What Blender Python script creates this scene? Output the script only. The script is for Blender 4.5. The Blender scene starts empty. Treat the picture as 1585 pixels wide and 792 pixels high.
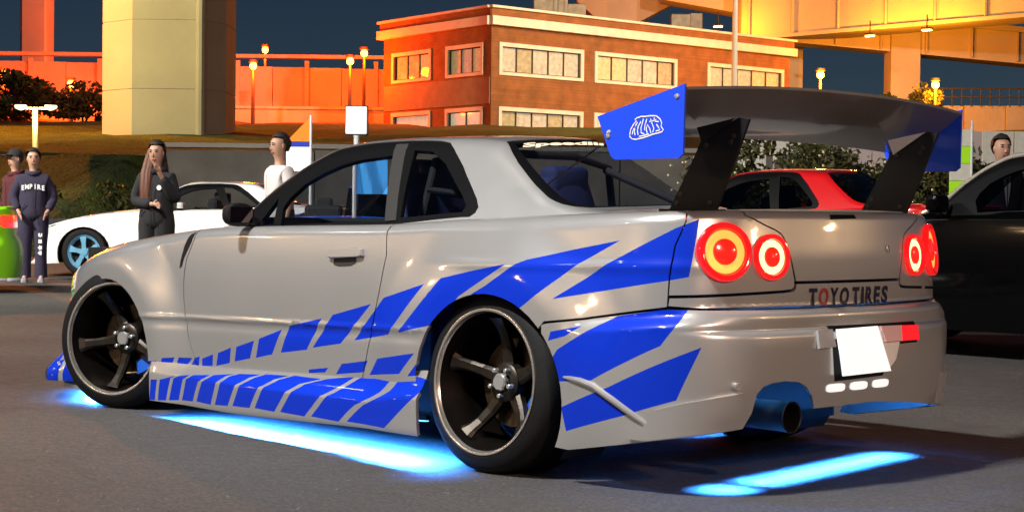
import bpy, bmesh, math, random
import numpy as np
from mathutils import Vector, Matrix
from mathutils.geometry import delaunay_2d_cdt

SC = bpy.context.scene
COL = SC.collection
rad = math.radians

# ---------------------------------------------------------------- light levels
SKY_STRENGTH = .010
GLOW_COL = (.035, .26, 1.0); GLOW = (640, 130, 130)   # underglow strips, watts
LP = (3600, 2700, 110, 700)                          # street lamps, viaduct lamps, garden lamp, added glint lamps, watts
WSTEER = 20
# ---------------------------------------------------------------- camera
YAW, PITCH, ROLL = 46.039, -1.371, .6465
CAM = Vector((7.292, -5.213, .953))
cd = bpy.data.cameras.new('camera'); cam = bpy.data.objects.new('camera', cd); COL.objects.link(cam)
cd.lens = 60.48; cd.sensor_width = 36; cd.clip_end = 2000
_f = Vector((-math.sin(rad(YAW)) * math.cos(rad(PITCH)), math.cos(rad(YAW)) * math.cos(rad(PITCH)), math.sin(rad(PITCH))))
_r = Vector((math.cos(rad(YAW)), math.sin(rad(YAW)), 0)); _u = _r.cross(_f)
_c, _s = math.cos(rad(ROLL)), math.sin(rad(ROLL))
_R, _U = _c * _r + _s * _u, _c * _u - _s * _r
cam.matrix_world = Matrix(((_R.x, _U.x, -_f.x, CAM.x), (_R.y, _U.y, -_f.y, CAM.y), (_R.z, _U.z, -_f.z, CAM.z), (0, 0, 0, 1)))
SC.camera = cam
# parking-lot frame: X metres to the right of where the photographer stands, D metres ahead, Z up
RX, RY = math.cos(rad(YAW)), math.sin(rad(YAW))
def LF(X, D, Z=0.0):
    return Vector((CAM.x + RX * X - RY * D, CAM.y + RY * X + RX * D, Z))

# ---------------------------------------------------------------- night sky, exposure
MOON_EL, MOON_AZ = 28.0, 214.0     # moonlit dusk: a dim clear sky
wd = bpy.data.worlds.new('World'); SC.world = wd; wd.use_nodes = True
nt = wd.node_tree; bg = nt.nodes['Background']
sky = nt.nodes.new('ShaderNodeTexSky'); sky.sky_type = 'NISHITA'; sky.sun_disc = False
sky.sun_elevation = rad(MOON_EL); sky.sun_rotation = rad(MOON_AZ); sky.air_density = .8; sky.dust_density = 0; sky.ozone_density = 6.0
nt.links.new(sky.outputs[0], bg.inputs[0]); bg.inputs[1].default_value = SKY_STRENGTH
ml = bpy.data.lights.new('moon', 'SUN'); ml.energy = .05; ml.angle = rad(.6); ml.color = (.8, .88, 1); mo = bpy.data.objects.new('moon', ml); COL.objects.link(mo)
mo.rotation_euler = (rad(90 - MOON_EL), 0, rad(180 - MOON_AZ))
vs = SC.view_settings; vs.view_transform = 'Standard'; vs.look = 'None'; vs.exposure = 0; vs.gamma = 1; vs.use_curve_mapping = False
SC.render.engine = 'CYCLES'
SC.cycles.max_bounces = 6; SC.cycles.diffuse_bounces = 2; SC.cycles.glossy_bounces = 3; SC.cycles.transparent_max_bounces = 10
SC.cycles.use_denoising = True
SC.cycles.sample_clamp_indirect = 6; SC.cycles.caustics_reflective = False; SC.cycles.caustics_refractive = False

# ---------------------------------------------------------------- materials
MATS = {}
def mat(name, col, rough=.6, metal=0, var=.0, scale=8, bump=0, bscale=60, coat=0, emis=None, estr=0, spec=.5, detail=4, col2=None, bdist=.01):
    if name in MATS: return MATS[name]
    m = bpy.data.materials.new(name); m.use_nodes = True; n = m.node_tree; b = n.nodes['Principled BSDF']
    b.inputs['Roughness'].default_value = rough; b.inputs['Metallic'].default_value = metal
    b.inputs['Coat Weight'].default_value = coat; b.inputs['Coat Roughness'].default_value = .06
    b.inputs['Specular IOR Level'].default_value = spec
    c = (*col, 1)
    tc = n.nodes.new('ShaderNodeTexCoord')
    nz = n.nodes.new('ShaderNodeTexNoise'); nz.inputs['Scale'].default_value = scale; nz.inputs['Detail'].default_value = detail
    n.links.new(tc.outputs['Object'], nz.inputs['Vector'])
    rp = n.nodes.new('ShaderNodeValToRGB'); rp.color_ramp.elements[0].position = .3; rp.color_ramp.elements[1].position = .7
    if col2 is None:
        lo = tuple(max(0, v * (1 - var)) for v in col); hi = tuple(min(1, v * (1 + var)) for v in col)
    else: lo, hi = col, col2
    rp.color_ramp.elements[0].color = (*lo, 1); rp.color_ramp.elements[1].color = (*hi, 1)
    n.links.new(nz.outputs[0], rp.inputs[0]); n.links.new(rp.outputs[0], b.inputs['Base Color'])
    if bump:
        nb = n.nodes.new('ShaderNodeTexNoise'); nb.inputs['Scale'].default_value = bscale; nb.inputs['Detail'].default_value = 6
        n.links.new(tc.outputs['Object'], nb.inputs['Vector'])
        bp = n.nodes.new('ShaderNodeBump'); bp.inputs['Strength'].default_value = bump; bp.inputs['Distance'].default_value = bdist
        n.links.new(nb.outputs[0], bp.inputs['Height']); n.links.new(bp.outputs[0], b.inputs['Normal'])
    if emis:
        b.inputs['Emission Color'].default_value = (*emis, 1); b.inputs['Emission Strength'].default_value = estr
    MATS[name] = m
    return m
def glass_mat(name, tint, rough=.0):
    m = bpy.data.materials.new(name); m.use_nodes = True; n = m.node_tree; n.nodes.clear()
    o = n.nodes.new('ShaderNodeOutputMaterial'); t = n.nodes.new('ShaderNodeBsdfTransparent'); g = n.nodes.new('ShaderNodeBsdfGlossy')
    t.inputs[0].default_value = (*tint, 1); g.inputs['Roughness'].default_value = rough
    f = n.nodes.new('ShaderNodeFresnel'); ge = n.nodes.new('ShaderNodeNewGeometry'); mp = n.nodes.new('ShaderNodeMapRange')
    mp.inputs[3].default_value = 1.5; mp.inputs[4].default_value = 1 / 1.5; n.links.new(ge.outputs['Backfacing'], mp.inputs[0]); n.links.new(mp.outputs[0], f.inputs[0])   # a thin pane mirrors alike from both sides
    mx = n.nodes.new('ShaderNodeMixShader')
    n.links.new(f.outputs[0], mx.inputs[0]); n.links.new(t.outputs[0], mx.inputs[1]); n.links.new(g.outputs[0], mx.inputs[2]); n.links.new(mx.outputs[0], o.inputs[0])
    MATS[name] = m; return m
def paint(name, col, metal=.35, rough=.32, flake=.06):
    m = mat(name, col, rough, metal, coat=1.0, spec=.5)
    n = m.node_tree; b = n.nodes['Principled BSDF']; tc = n.nodes['Texture Coordinate']
    v = n.nodes.new('ShaderNodeTexNoise'); v.inputs['Scale'].default_value = 900; v.inputs['Detail'].default_value = 2
    n.links.new(tc.outputs['Object'], v.inputs['Vector'])
    bp = n.nodes.new('ShaderNodeBump'); bp.inputs['Strength'].default_value = flake; bp.inputs['Distance'].default_value = .002
    n.links.new(v.outputs[0], bp.inputs['Height']); n.links.new(bp.outputs[0], b.inputs['Normal'])
    # faint road film: slow change of gloss over the panels
    d = n.nodes.new('ShaderNodeTexNoise'); d.inputs['Scale'].default_value = 3.1; d.inputs['Detail'].default_value = 8
    n.links.new(tc.outputs['Object'], d.inputs['Vector'])
    mr = n.nodes.new('ShaderNodeMapRange'); mr.inputs[3].default_value = rough - .06; mr.inputs[4].default_value = rough + .10
    n.links.new(d.outputs[0], mr.inputs[0]); n.links.new(mr.outputs[0], b.inputs['Roughness'])
    return m

# ---------------------------------------------------------------- object helpers
def tag(o, label=None, cat=None, group=None, kind=None):
    if label: o['label'] = label
    if cat: o['category'] = cat
    if group: o['group'] = group
    if kind: o['kind'] = kind
    return o
def thing(name, loc=(0, 0, 0), rz=0, scale=(1, 1, 1), label=None, cat=None, group=None):
    o = bpy.data.objects.new(name, None); COL.objects.link(o); o.empty_display_size = .2
    o.location = loc; o.rotation_euler = (0, 0, rz); o.scale = scale
    return tag(o, label, cat, group)
class MB:
    """collects polygons and builds one mesh object"""
    def __init__(s): s.v = []; s.f = []; s.n = None; s.sm = []
    def add(s, vs, fs, smooth=False):
        b = len(s.v); s.v += [tuple(p) for p in vs]; s.f += [tuple(i + b for i in f) for f in fs]; s.sm += [smooth] * len(fs); return s
    def box(s, c, h, rot=None, bev=0.0):
        bm = bmesh.new(); bmesh.ops.create_cube(bm, size=2)
        for v in bm.verts: v.co = Vector((v.co.x * h[0], v.co.y * h[1], v.co.z * h[2]))
        if bev: bmesh.ops.bevel(bm, geom=list(bm.edges), offset=bev, segments=2, affect='EDGES', profile=.5)
        M = rot.to_4x4() if rot is not None else Matrix.Identity(4)
        bm.verts.index_update()
        vs = [M @ v.co + Vector(c) for v in bm.verts]; fs = [[v.index for v in f.verts] for f in bm.faces]; bm.free()
        return s.add(vs, fs, False)
    def span(s, a, b, bev=0.0):
        c = [(p + q) / 2 for p, q in zip(a, b)]; h = [abs(q - p) / 2 for p, q in zip(a, b)]
        return s.box(c, h, bev=bev)
    def tube(s, pts, r, n=8, caps=True):
        pts = [Vector(p) for p in pts]; R = r if isinstance(r, (list, tuple)) else [r] * len(pts); vs = []; fs = []
        up = None
        for i, p in enumerate(pts):
            d = (pts[min(i + 1, len(pts) - 1)] - pts[max(i - 1, 0)]).normalized()
            if up is None: up = Vector((0, 0, 1)) if abs(d.z) < .9 else Vector((1, 0, 0))
            a = d.cross(up).normalized(); b = a.cross(d)
            up = b
            for k in range(n):
                t = 2 * math.pi * k / n; vs.append(p + (a * math.cos(t) + b * math.sin(t)) * R[i])
        for i in range(len(pts) - 1):
            for k in range(n):
                k2 = (k + 1) % n; fs.append((i * n + k, i * n + k2, (i + 1) * n + k2, (i + 1) * n + k))
        if caps: fs += [tuple(range(n))[::-1], tuple(range((len(pts) - 1) * n, len(pts) * n))]
        return s.add(vs, fs, True)
    def lathe(s, prof, n=48, closed=False, M=None):
        """profile of (axial, radius) turned about the local -y axis (outboard)"""
        vs = []; fs = []; m = len(prof)
        for k in range(n):
            t = 2 * math.pi * k / n
            for a, r in prof: vs.append(Vector((r * math.cos(t), -a, r * math.sin(t))))
        for k in range(n):
            k2 = (k + 1) % n
            for j in range(m if closed else m - 1):
                j2 = (j + 1) % m; fs.append((k * m + j, k * m + j2, k2 * m + j2, k2 * m + j))
        if M is not None: vs = [M @ v for v in vs]
        return s.add(vs, fs, True)
    def prism(s, poly, d0, d1, axis=1):
        n = len(poly); vs = []
        for d in (d0, d1):
            for p in poly:
                q = list(p); q.insert(axis, d); vs.append(q)
        fs = [tuple(range(n)), tuple(range(2 * n - 1, n - 1, -1))] + [(i, n + i, n + (i + 1) % n, (i + 1) % n) for i in range(n)]
        return s.add(vs, fs)
    def build(s, name, m, parent=None, angle=35, loc=None, recalc=True):
        me = bpy.data.meshes.new(name); me.from_pydata([tuple(v) for v in s.v], [], s.f); me.validate()
        if recalc and s.n is None:
            bm = bmesh.new(); bm.from_mesh(me); bmesh.ops.recalc_face_normals(bm, faces=bm.faces); bm.to_mesh(me); bm.free()
        if s.n is not None:
            me.polygons.foreach_set('use_smooth', [True] * len(me.polygons)); me.normals_split_custom_set_from_vertices(s.n)
        elif any(s.sm):
            me.polygons.foreach_set('use_smooth', [True] * len(me.polygons)); me.set_sharp_from_angle(angle=rad(angle))
        me.materials.append(m if not isinstance(m, str) else MATS[m])
        o = bpy.data.objects.new(name, me); COL.objects.link(o)
        if parent: o.parent = parent
        if loc is not None: o.location = loc
        return o
def copy_tree(o, parent=None):
    c = o.copy(); COL.objects.link(c); c.parent = parent
    for ch in list(o.children): copy_tree(ch, c)
    return c

# ---------------------------------------------------------------- trimmed patches on a surface
def densify(poly, step):
    out = []; n = len(poly)
    for i in range(n):
        a = poly[i]; b = poly[(i + 1) % n]; L = math.hypot(b[0] - a[0], b[1] - a[1]); k = max(1, int(math.ceil(L / step)))
        for j in range(k): t = j / k; out.append((a[0] + (b[0] - a[0]) * t, a[1] + (b[1] - a[1]) * t))
    return out
def inset(poly, d):
    n = len(poly); A = sum(poly[i][0] * poly[(i+1) % n][1] - poly[(i+1) % n][0] * poly[i][1] for i in range(n)); sg = 1 if A > 0 else -1
    out = []
    for i in range(n):
        p = poly[i - 1]; q = poly[i]; r = poly[(i + 1) % n]
        e1 = Vector((q[0] - p[0], q[1] - p[1])).normalized(); e2 = Vector((r[0] - q[0], r[1] - q[1])).normalized()
        n1 = Vector((-e1.y, e1.x)) * sg; n2 = Vector((-e2.y, e2.x)) * sg; b = n1 + n2
        L = b.length
        if L < 1e-6: out.append(q); continue
        b /= L; k = d / max(.35, b.dot(n1)); out.append((q[0] + b.x * k, q[1] + b.y * k))
    return out
def inpoly(poly, P):
    x, y = P[:, 0], P[:, 1]; c = np.zeros(len(P), bool); n = len(poly)
    for i in range(n):
        (x1, y1), (x2, y2) = poly[i], poly[(i + 1) % n]
        if y1 == y2: continue
        k = ((y1 > y) != (y2 > y)) & (x < (x2 - x1) * (y - y1) / (y2 - y1) + x1); c ^= k
    return c
FLIPPED = set()
def patch(fn, outer, holes=(), clip=None, step=.03, bstep=None, off=0.0, depth=.012, mirror=False, mb=None, flip=False, vstep=None):
    """mesh the region outer (and clip) minus holes of surface fn, shifted off along the normal, edges turned in by depth"""
    bstep = bstep or step
    loops = [densify(outer, bstep)] + ([densify(clip, bstep)] if clip else []) + [densify(h, bstep) for h in holes]
    nh = len(loops) - len(holes)
    V = []; F = []
    for lp in loops:
        if sum(lp[i][0] * lp[(i + 1) % len(lp)][1] - lp[(i + 1) % len(lp)][0] * lp[i][1] for i in range(len(lp))) < 0: lp = lp[::-1]
        b = len(V); V += [Vector(p) for p in lp]; F.append(list(range(b, b + len(lp))))
    B = np.array([tuple(p) for p in V])
    base = loops[1] if clip else loops[0]
    x0, y0 = np.min(base, 0); x1, y1 = np.max(base, 0)
    gx, gy = np.meshgrid(np.arange(x0 + step / 2, x1, step), np.arange(y0 + (vstep or step) / 2, y1, vstep or step)); G = np.stack([gx.ravel(), gy.ravel()], -1)
    if len(G):
        k = inpoly(base, G); G = G[k]
    if len(G):
        k = np.ones(len(G), bool)
        for i in range(0, len(G), 400):
            d = ((G[i:i+400, None, :] - B[None]) ** 2).sum(-1).min(1); k[i:i+400] = d > (.45 * (vstep or step)) ** 2
        V += [Vector(p) for p in G[k]]
    r = delaunay_2d_cdt(V, [], F, 1, 1e-6, True)
    vo, fo, of = r[0], r[2], r[5]
    need = set(range(nh)); bad = set(range(nh, len(loops)))
    keep = [f for f, ids in zip(fo, of) if need <= set(ids) and not (bad & set(ids))]
    if not keep: return None
    used = sorted({i for f in keep for i in f}); mp = {j: i for i, j in enumerate(used)}
    U = np.array([tuple(vo[i]) for i in used]); T = [tuple(mp[i] for i in f) for f in keep]
    P = fn(U[:, 0], U[:, 1]); e = 1e-3
    du = fn(U[:, 0] + e, U[:, 1]) - fn(U[:, 0] - e, U[:, 1]); dv = fn(U[:, 0], U[:, 1] + e) - fn(U[:, 0], U[:, 1] - e)
    N = np.cross(du, dv); L = np.linalg.norm(N, axis=1, keepdims=True); N = N / np.where(L < 1e-15, 1, L)
    if flip or fn in FLIPPED: N = -N
    P = P + N * off
    T2 = []
    for a, b, c in T:
        n = np.cross(P[b] - P[a], P[c] - P[a]); T2.append((a, b, c) if n @ (N[a] + N[b] + N[c]) > 0 else (a, c, b))
    nv = len(P); P = list(P); N = list(N)
    if depth:
        ec = {}
        for t in T2:
            for i in range(3):
                a, b = t[i], t[(i + 1) % 3]; ec.setdefault((min(a, b), max(a, b)), []).append((a, b))
        fl = []
        for k, l in ec.items():
            if len(l) == 1:
                a, b = l[0]; d = P[b] - P[a]; nn = np.cross(d, N[a]); nn = nn / (np.linalg.norm(nn) + 1e-12)
                i = len(P); P += [P[a].copy(), P[b].copy(), P[b] - N[b] * depth, P[a] - N[a] * depth]; N += [nn] * 4
                fl.append((i + 1, i, i + 3, i + 2))
        T2 += fl
    P = np.array(P); N = np.array(N)
    if mirror:
        P[:, 1] *= -1; N[:, 1] *= -1; T2 = [t[::-1] for t in T2]
    m = mb or MB()
    b = len(m.v); m.v += [tuple(p) for p in P]; m.f += [tuple(i + b for i in t) for t in T2]
    m.n = (m.n or []) + [tuple(n) for n in N]
    return m
def mirror_poly(p): return [(-a, b) for a, b in p][::-1]
def ellipse(cx, cy, a, b, n=48): return [(cx + a * math.cos(2 * math.pi * k / n), cy + b * math.sin(2 * math.pi * k / n)) for k in range(n)]
def text_mesh(body, size, bold=.0, extrude=.0, shear=0.0, spacing=1.0):
    cu = bpy.data.curves.new('lettering', 'FONT'); cu.body = body; cu.size = size; cu.offset = bold; cu.extrude = extrude; cu.shear = shear
    cu.space_character = spacing; cu.resolution_u = 3
    o = bpy.data.objects.new('lettering', cu); COL.objects.link(o); dg = bpy.context.evaluated_depsgraph_get(); dg.update()
    me = bpy.data.meshes.new_from_object(o.evaluated_get(dg)); bpy.data.objects.remove(o)
    V = [tuple(v.co) for v in me.vertices]; F = [tuple(p.vertices) for p in me.polygons]; bpy.data.meshes.remove(me)
    return V, F
MASTS = [  # X, D, base, height, aim, watts, colour, lens size, label
 (-7.0, .5, 0, 14.0, (1.5, 0, .6), 2450, (1, .975, .94), 1.2, 'white floodlight mast to the left of the photographer', dict()),
 (8.0, -7.0, 0, 7.0, (3.6, 0, .6), 520, (1, .64, .48), .8, 'warm floodlight mast behind the photographer to the right', dict(warm=True)),
 (-15.0, 13.0, 0, 10, tuple(LF(-5, 25, 0)), 2400, (1, .95, .86), 1.0, 'added white floodlight mast, out of view left of the parked cars', dict(spread=110)),  # unseen, added to brighten the parked cars and people
 (-26, 44, 1.5, 14, tuple(LF(-10, 66, 6)), 1500, (1, .76, .28), 1.0, 'added yellow floodlight mast, out of view on the left slope', dict(warm=True, spread=72)),  # unseen, added to brighten the great pier and the bank
 (-29, 68, 3.5, 10, tuple(LF(-14, 61, 8)), 7500, (1, .24, .0), .8, 'added sodium mast, out of view left of the great pier', dict(warm=True, spread=120)),  # unseen, added to turn the pier's left face orange
 (28, 50, 3, 14, tuple(LF(6, 95, 7)), 3300, (1, .76, .50), 1.0, 'added sodium mast, out of view right of the brick building', dict(warm=True, spread=70)),  # unseen, added to brighten the bank and the brick front
 (9.2, 72, 4.2, 12.5, tuple(LF(2, 88, 7)), 3300, (1, .60, .28), 1.0, 'tall sodium mast in front of the brick building', dict(warm=True, spread=150)),
]
# ================================================================ THE PLACE
def asphalt():
    m = bpy.data.materials.new('asphalt'); m.use_nodes = True; n = m.node_tree; b = n.nodes['Principled BSDF']; MATS['asphalt'] = m
    tc = n.nodes.new('ShaderNodeTexCoord'); L = n.links.new
    def noise(sc, det=4, rough=.5):
        z = n.nodes.new('ShaderNodeTexNoise'); z.inputs['Scale'].default_value = sc; z.inputs['Detail'].default_value = det; z.inputs['Roughness'].default_value = rough
        L(tc.outputs['Object'], z.inputs['Vector']); return z
    def ramp(src, stops):
        r = n.nodes.new('ShaderNodeValToRGB'); r.color_ramp.elements.remove(r.color_ramp.elements[1])
        for i, (p, c) in enumerate(stops):
            e = r.color_ramp.elements[0] if i == 0 else r.color_ramp.elements.new(p)
            e.position = p; e.color = (*c, 1) if len(c) == 3 else c
        L(src, r.inputs[0]); return r
    big = noise(.35, 5); fine = noise(62, 8, .8); mid = noise(14, 4)
    c1 = ramp(big.outputs[0], [(.35, (.031, .029, .0275)), (.65, (.057, .0535, .050))])
    c2 = ramp(fine.outputs[0], [(.30, (.12, .12, .12)), (.50, (1, 1, 1)), (.66, (3.2, 3.1, 3.0))])
    mx = n.nodes.new('ShaderNodeMix'); mx.data_type = 'RGBA'; mx.blend_type = 'MULTIPLY'; mx.inputs[0].default_value = .8
    L(c1.outputs[0], mx.inputs[6]); L(c2.outputs[0], mx.inputs[7])
    vo = n.nodes.new('ShaderNodeTexVoronoi'); vo.inputs['Scale'].default_value = 24; L(tc.outputs['Object'], vo.inputs['Vector'])
    sp = ramp(vo.outputs['Distance'], [(.0, (1, 1, 1)), (.075, (1, 1, 1)), (.10, (0, 0, 0))])
    pk = noise(9, 1); pr = ramp(pk.outputs[0], [(.60, (0, 0, 0)), (.64, (1, 1, 1))])
    mm = n.nodes.new('ShaderNodeMix'); mm.data_type = 'RGBA'; mm.blend_type = 'MULTIPLY'; mm.inputs[0].default_value = 1; L(sp.outputs[0], mm.inputs[6]); L(pr.outputs[0], mm.inputs[7])
    m3 = n.nodes.new('ShaderNodeMix'); m3.data_type = 'RGBA'; L(mm.outputs[2], m3.inputs[0]); L(mx.outputs[2], m3.inputs[6]); m3.inputs[7].default_value = (.42, .40, .36, 1)
    # cracks and old oil spots
    wz = noise(1.7, 4); wm = n.nodes.new('ShaderNodeVectorMath'); wm.operation = 'MULTIPLY_ADD'; wm.inputs[1].default_value = (.7, .7, .7); L(wz.outputs['Color'], wm.inputs[0]); L(tc.outputs['Object'], wm.inputs[2])
    vc = n.nodes.new('ShaderNodeTexVoronoi'); vc.feature = 'DISTANCE_TO_EDGE'; vc.inputs['Scale'].default_value = .42; L(wm.outputs[0], vc.inputs['Vector'])
    cr_ = ramp(vc.outputs['Distance'], [(.0, (.25, .25, .25)), (.004, (.45, .45, .45)), (.009, (1, 1, 1))])
    oz = noise(.9, 2); orr = ramp(oz.outputs[0], [(.28, (.55, .55, .55)), (.38, (1, 1, 1))])
    m4 = n.nodes.new('ShaderNodeMix'); m4.data_type = 'RGBA'; m4.blend_type = 'MULTIPLY'; m4.inputs[0].default_value = .22; L(m3.outputs[2], m4.inputs[6]); L(cr_.outputs[0], m4.inputs[7])
    m5 = n.nodes.new('ShaderNodeMix'); m5.data_type = 'RGBA'; m5.blend_type = 'MULTIPLY'; m5.inputs[0].default_value = .8; L(m4.outputs[2], m5.inputs[6]); L(orr.outputs[0], m5.inputs[7])
    L(m5.outputs[2], b.inputs['Base Color'])
    rr = ramp(mid.outputs[0], [(.3, (.62, .62, .62)), (.7, (.85, .85, .85))]); L(rr.outputs[0], b.inputs['Roughness'])
    bp = n.nodes.new('ShaderNodeBump'); bp.inputs['Strength'].default_value = .9; bp.inputs['Distance'].default_value = .006; L(fine.outputs[0], bp.inputs['Height']); L(bp.outputs[0], b.inputs['Normal'])
    return m
asphalt()
m = MB(); m.add([LF(-300, -120), LF(300, -120), LF(300, 500), LF(-300, 500)], [(0, 1, 2, 3)])
tag(m.build('ground', MATS['asphalt']), kind='structure')
# grassed bank behind the lot
mat('dry_grass', (.028, .048, .005), .95, col2=(.080, .118, .014), scale=1.3, detail=10, bump=1, bscale=9, bdist=.25)
random.seed(4)
m = MB(); xs = [-70 + 2.0 * i for i in range(71)]; ds = [33, 36, 39, 42, 45.5, 45.6, 46.5, 49, 52, 56, 60, 66, 72, 78, 84, 90, 97, 104, 120, 150, 220]
def bankz(X, D):
    if D < 45.6: return 2.4 * (D - 33.5) / 12.1 if X < -9.0 else -.6
    t = min(1, max(0, (D - 46) / 50)); z = 2.45 + 3.5 * t ** .9
    return z + .16 * math.sin(X * .9 + D * .3) * math.sin(D * .37 + X * .21) * (1 if D > 47 else .3)
vs = [LF(X, D, bankz(X, D) + random.uniform(-.05, .05)) for D in ds for X in xs]; n = len(xs)
m.add(vs, [(i * n + j, i * n + j + 1, (i + 1) * n + j + 1, (i + 1) * n + j) for i in range(len(ds) - 1) for j in range(n - 1)], True)
tag(m.build('hillside', MATS['dry_grass'], angle=180), kind='structure')
# low concrete wall holding the bank: panels with joints and a coping
mat('wall_concrete', (.20, .19, .17), .9, var=.25, scale=1.1, detail=9, bump=.6, bscale=14, bdist=.02)
mat('pale_concrete', (.42, .40, .36), .85, var=.14, scale=.35, detail=9, bump=.3, bscale=5, bdist=.03)
def lbox(mb, X0, X1, D0, D1, Z0, Z1, bev=0):
    a = [LF(X, D, Z) for Z in (Z0, Z1) for X, D in ((X0, D0), (X1, D0), (X1, D1), (X0, D1))]
    mb.add(a, [(3, 2, 1, 0), (4, 5, 6, 7), (0, 1, 5, 4), (1, 2, 6, 5), (2, 3, 7, 6), (3, 0, 4, 7)]); return mb
w = thing('retaining_wall', LF(0, 45.3), label='low grey concrete wall along the foot of the grassy bank', cat='wall')
def kid(mb, name, m, parent):
    o = mb.build(name, m); o.parent = parent; o.matrix_parent_inverse = parent_inv(parent); return o
def parent_inv(p):
    return (Matrix.Translation(p.location) @ p.rotation_euler.to_matrix().to_4x4() @ Matrix.Diagonal((*p.scale, 1))).inverted()
for k in range(11):
    X = -9.2 + 4.0 * k; kid(lbox(MB(), X + .015, X + 3.985, 45.1, 45.6, 0, 2.55 + .03 * (k % 3)), 'wall_panel', MATS['wall_concrete'], w)
kid(lbox(MB(), -9.2, 34.8, 45.0, 45.7, 2.62, 2.74), 'coping', MATS['pale_concrete'], w)

# ---- sodium lamps
SOD = (1, .065, .0)
mat('sodium_globe', (1, .6, .2), .4, emis=(1, .42, .08), estr=7)
mat('glint_globe', (1, .7, .4), .4, emis=(1, .66, .36), estr=45)
mat('lamp_pole_metal', (.05, .045, .04), .6, .3)
def point(parent, loc, power, col, radius=.25, name='lamp_light'):
    ld = bpy.data.lights.new(name, 'POINT'); ld.energy = power; ld.color = col; ld.shadow_soft_size = radius
    o = bpy.data.objects.new(name, ld); COL.objects.link(o); o.parent = parent; o.location = loc; return o
def street_lamp(X, D, Z, z0, label, power, col=SOD, r=.2, twin=None):
    t = thing('street_lamp', LF(X, D, z0), label=label, cat='street lamp', group='sodium street lamps along the elevated road'); h = Z - z0
    MB().tube([(0, 0, 0), (0, 0, h * .5), (0, 0, h - .3)], [.11, .09, .06], 10).build('pole', MATS['lamp_pole_metal'], t)
    MB().lathe([(-.12, .001), (-.12, r * 1.15), (.02, r * 1.25), (.06, r * .9)], 16, M=Matrix.Translation((0, 0, h + .10)) @ Matrix.Rotation(rad(90), 4, 'X')).build('lamp_hood', MATS['lamp_pole_metal'], t)
    bm = bmesh.new(); bmesh.ops.create_uvsphere(bm, u_segments=16, v_segments=10, radius=r)
    for v in bm.verts: v.co.z = v.co.z * 1.05 + h - .12
    bm.verts.index_update(); m = MB().add([v.co for v in bm.verts], [[v.index for v in f.verts] for f in bm.faces], True); bm.free()
    m.build('globe', MATS['sodium_globe' if r < .25 else 'glint_globe'], t)
    ax = Vector((RY, -RX, 0))      # throws its light towards the lot and around
    point(t, (ax.x * .5, ax.y * .5, h - .45), power, col)
    return t
street_lamp(-14.37, 95, 9.1, 5.8, 'sodium lamp in front of the orange wall, nearest the great pier', LP[0])
street_lamp(-15.6, 108, 11.2, 6, 'faint sodium lamp rising just above the orange wall', LP[0])
street_lamp(-8.35, 96, 9.95, 5.8, 'taller of the two sodium lamps just left of the brick building', LP[0])
street_lamp(-8.75, 92, 9.15, 5.6, 'lower of the two sodium lamps just left of the brick building', LP[0])
street_lamp(-24.4, 95, 8.0, 5.8, 'sodium lamp between the slim pier and the great pier', LP[0])
street_lamp(-24.9, 108, 11.6, 6, 'dim high sodium lamp between the two left piers', LP[0])
street_lamp(-28.1, 95, 8.5, 5.8, 'sodium lamp at the far left edge behind the tree', LP[0])
street_lamp(15.9, 89.5, 8.5, 5.4, 'sodium lamp under the viaduct, just right of the brick building', LP[0] * .8, (1, .28, .01))
street_lamp(22.0, 90, 8.1, 5.6, 'sodium lamp beside the bush under the viaduct', LP[0] * .8, (1, .28, .01))
for X, D, Z, lab in ((-21, -3, 5.5, 'added sodium lamp out of view left of the photographer, nearest one'), (-25, 5, 6.0, 'added sodium lamp out of view left of the photographer, middle one'), (-31, 15, 6.5, 'added sodium lamp out of view left of the photographer, farthest one'), (19, 1, 5.5, 'added sodium lamp out of view right of the photographer, nearer one'), (25, 9, 6.0, 'added sodium lamp out of view right of the photographer, farther one')):
    street_lamp(X, D, Z, 0, lab, LP[3], (1, .62, .32), r=.26)  # unseen lamps added to put glints on the coupe's paint
# ---- orange-lit road wall
mat('barrier_panel', (.40, .36, .31), .8, var=.10, scale=.6, detail=8, bump=.4, bscale=3, bdist=.04)
t = thing('noise_barrier', LF(0, 100, 5.5), label='long panelled road wall glowing orange behind the grassy bank', cat='wall')
for k in range(22):
    X = -48 + 2.0 * k
    if X > -5: break
    kid(lbox(MB(), X + .02, X + 1.98, 100 + .02 * (k % 2), 100.3, 5.4, 9.75 - .012 * (X + 48) ), 'barrier_panel', MATS['barrier_panel'], t)
for k in range(11):
    X = -48 + 4.0 * k; kid(lbox(MB(), X - .12, X + .12, 99.8, 100.0, 5.4, 9.7), 'barrier_post', MATS['barrier_panel'], t)
kid(lbox(MB(), -48, -4.5, 99.7, 100.4, 9.85, 10.05), 'top_rail', MATS['barrier_panel'], t)
t = thing('road_parapet', LF(0, 97, 5.5), label='low orange-lit parapet running along the foot of the road wall', cat='wall')
kid(lbox(MB(), -48, -5.5, 97.0, 97.4, 5.4, 6.75), 'parapet_body', MATS['barrier_panel'], t); kid(lbox(MB(), -48, -5.5, 96.9, 97.5, 6.75, 6.9), 'parapet_cap', MATS['barrier_panel'], t)
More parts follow.
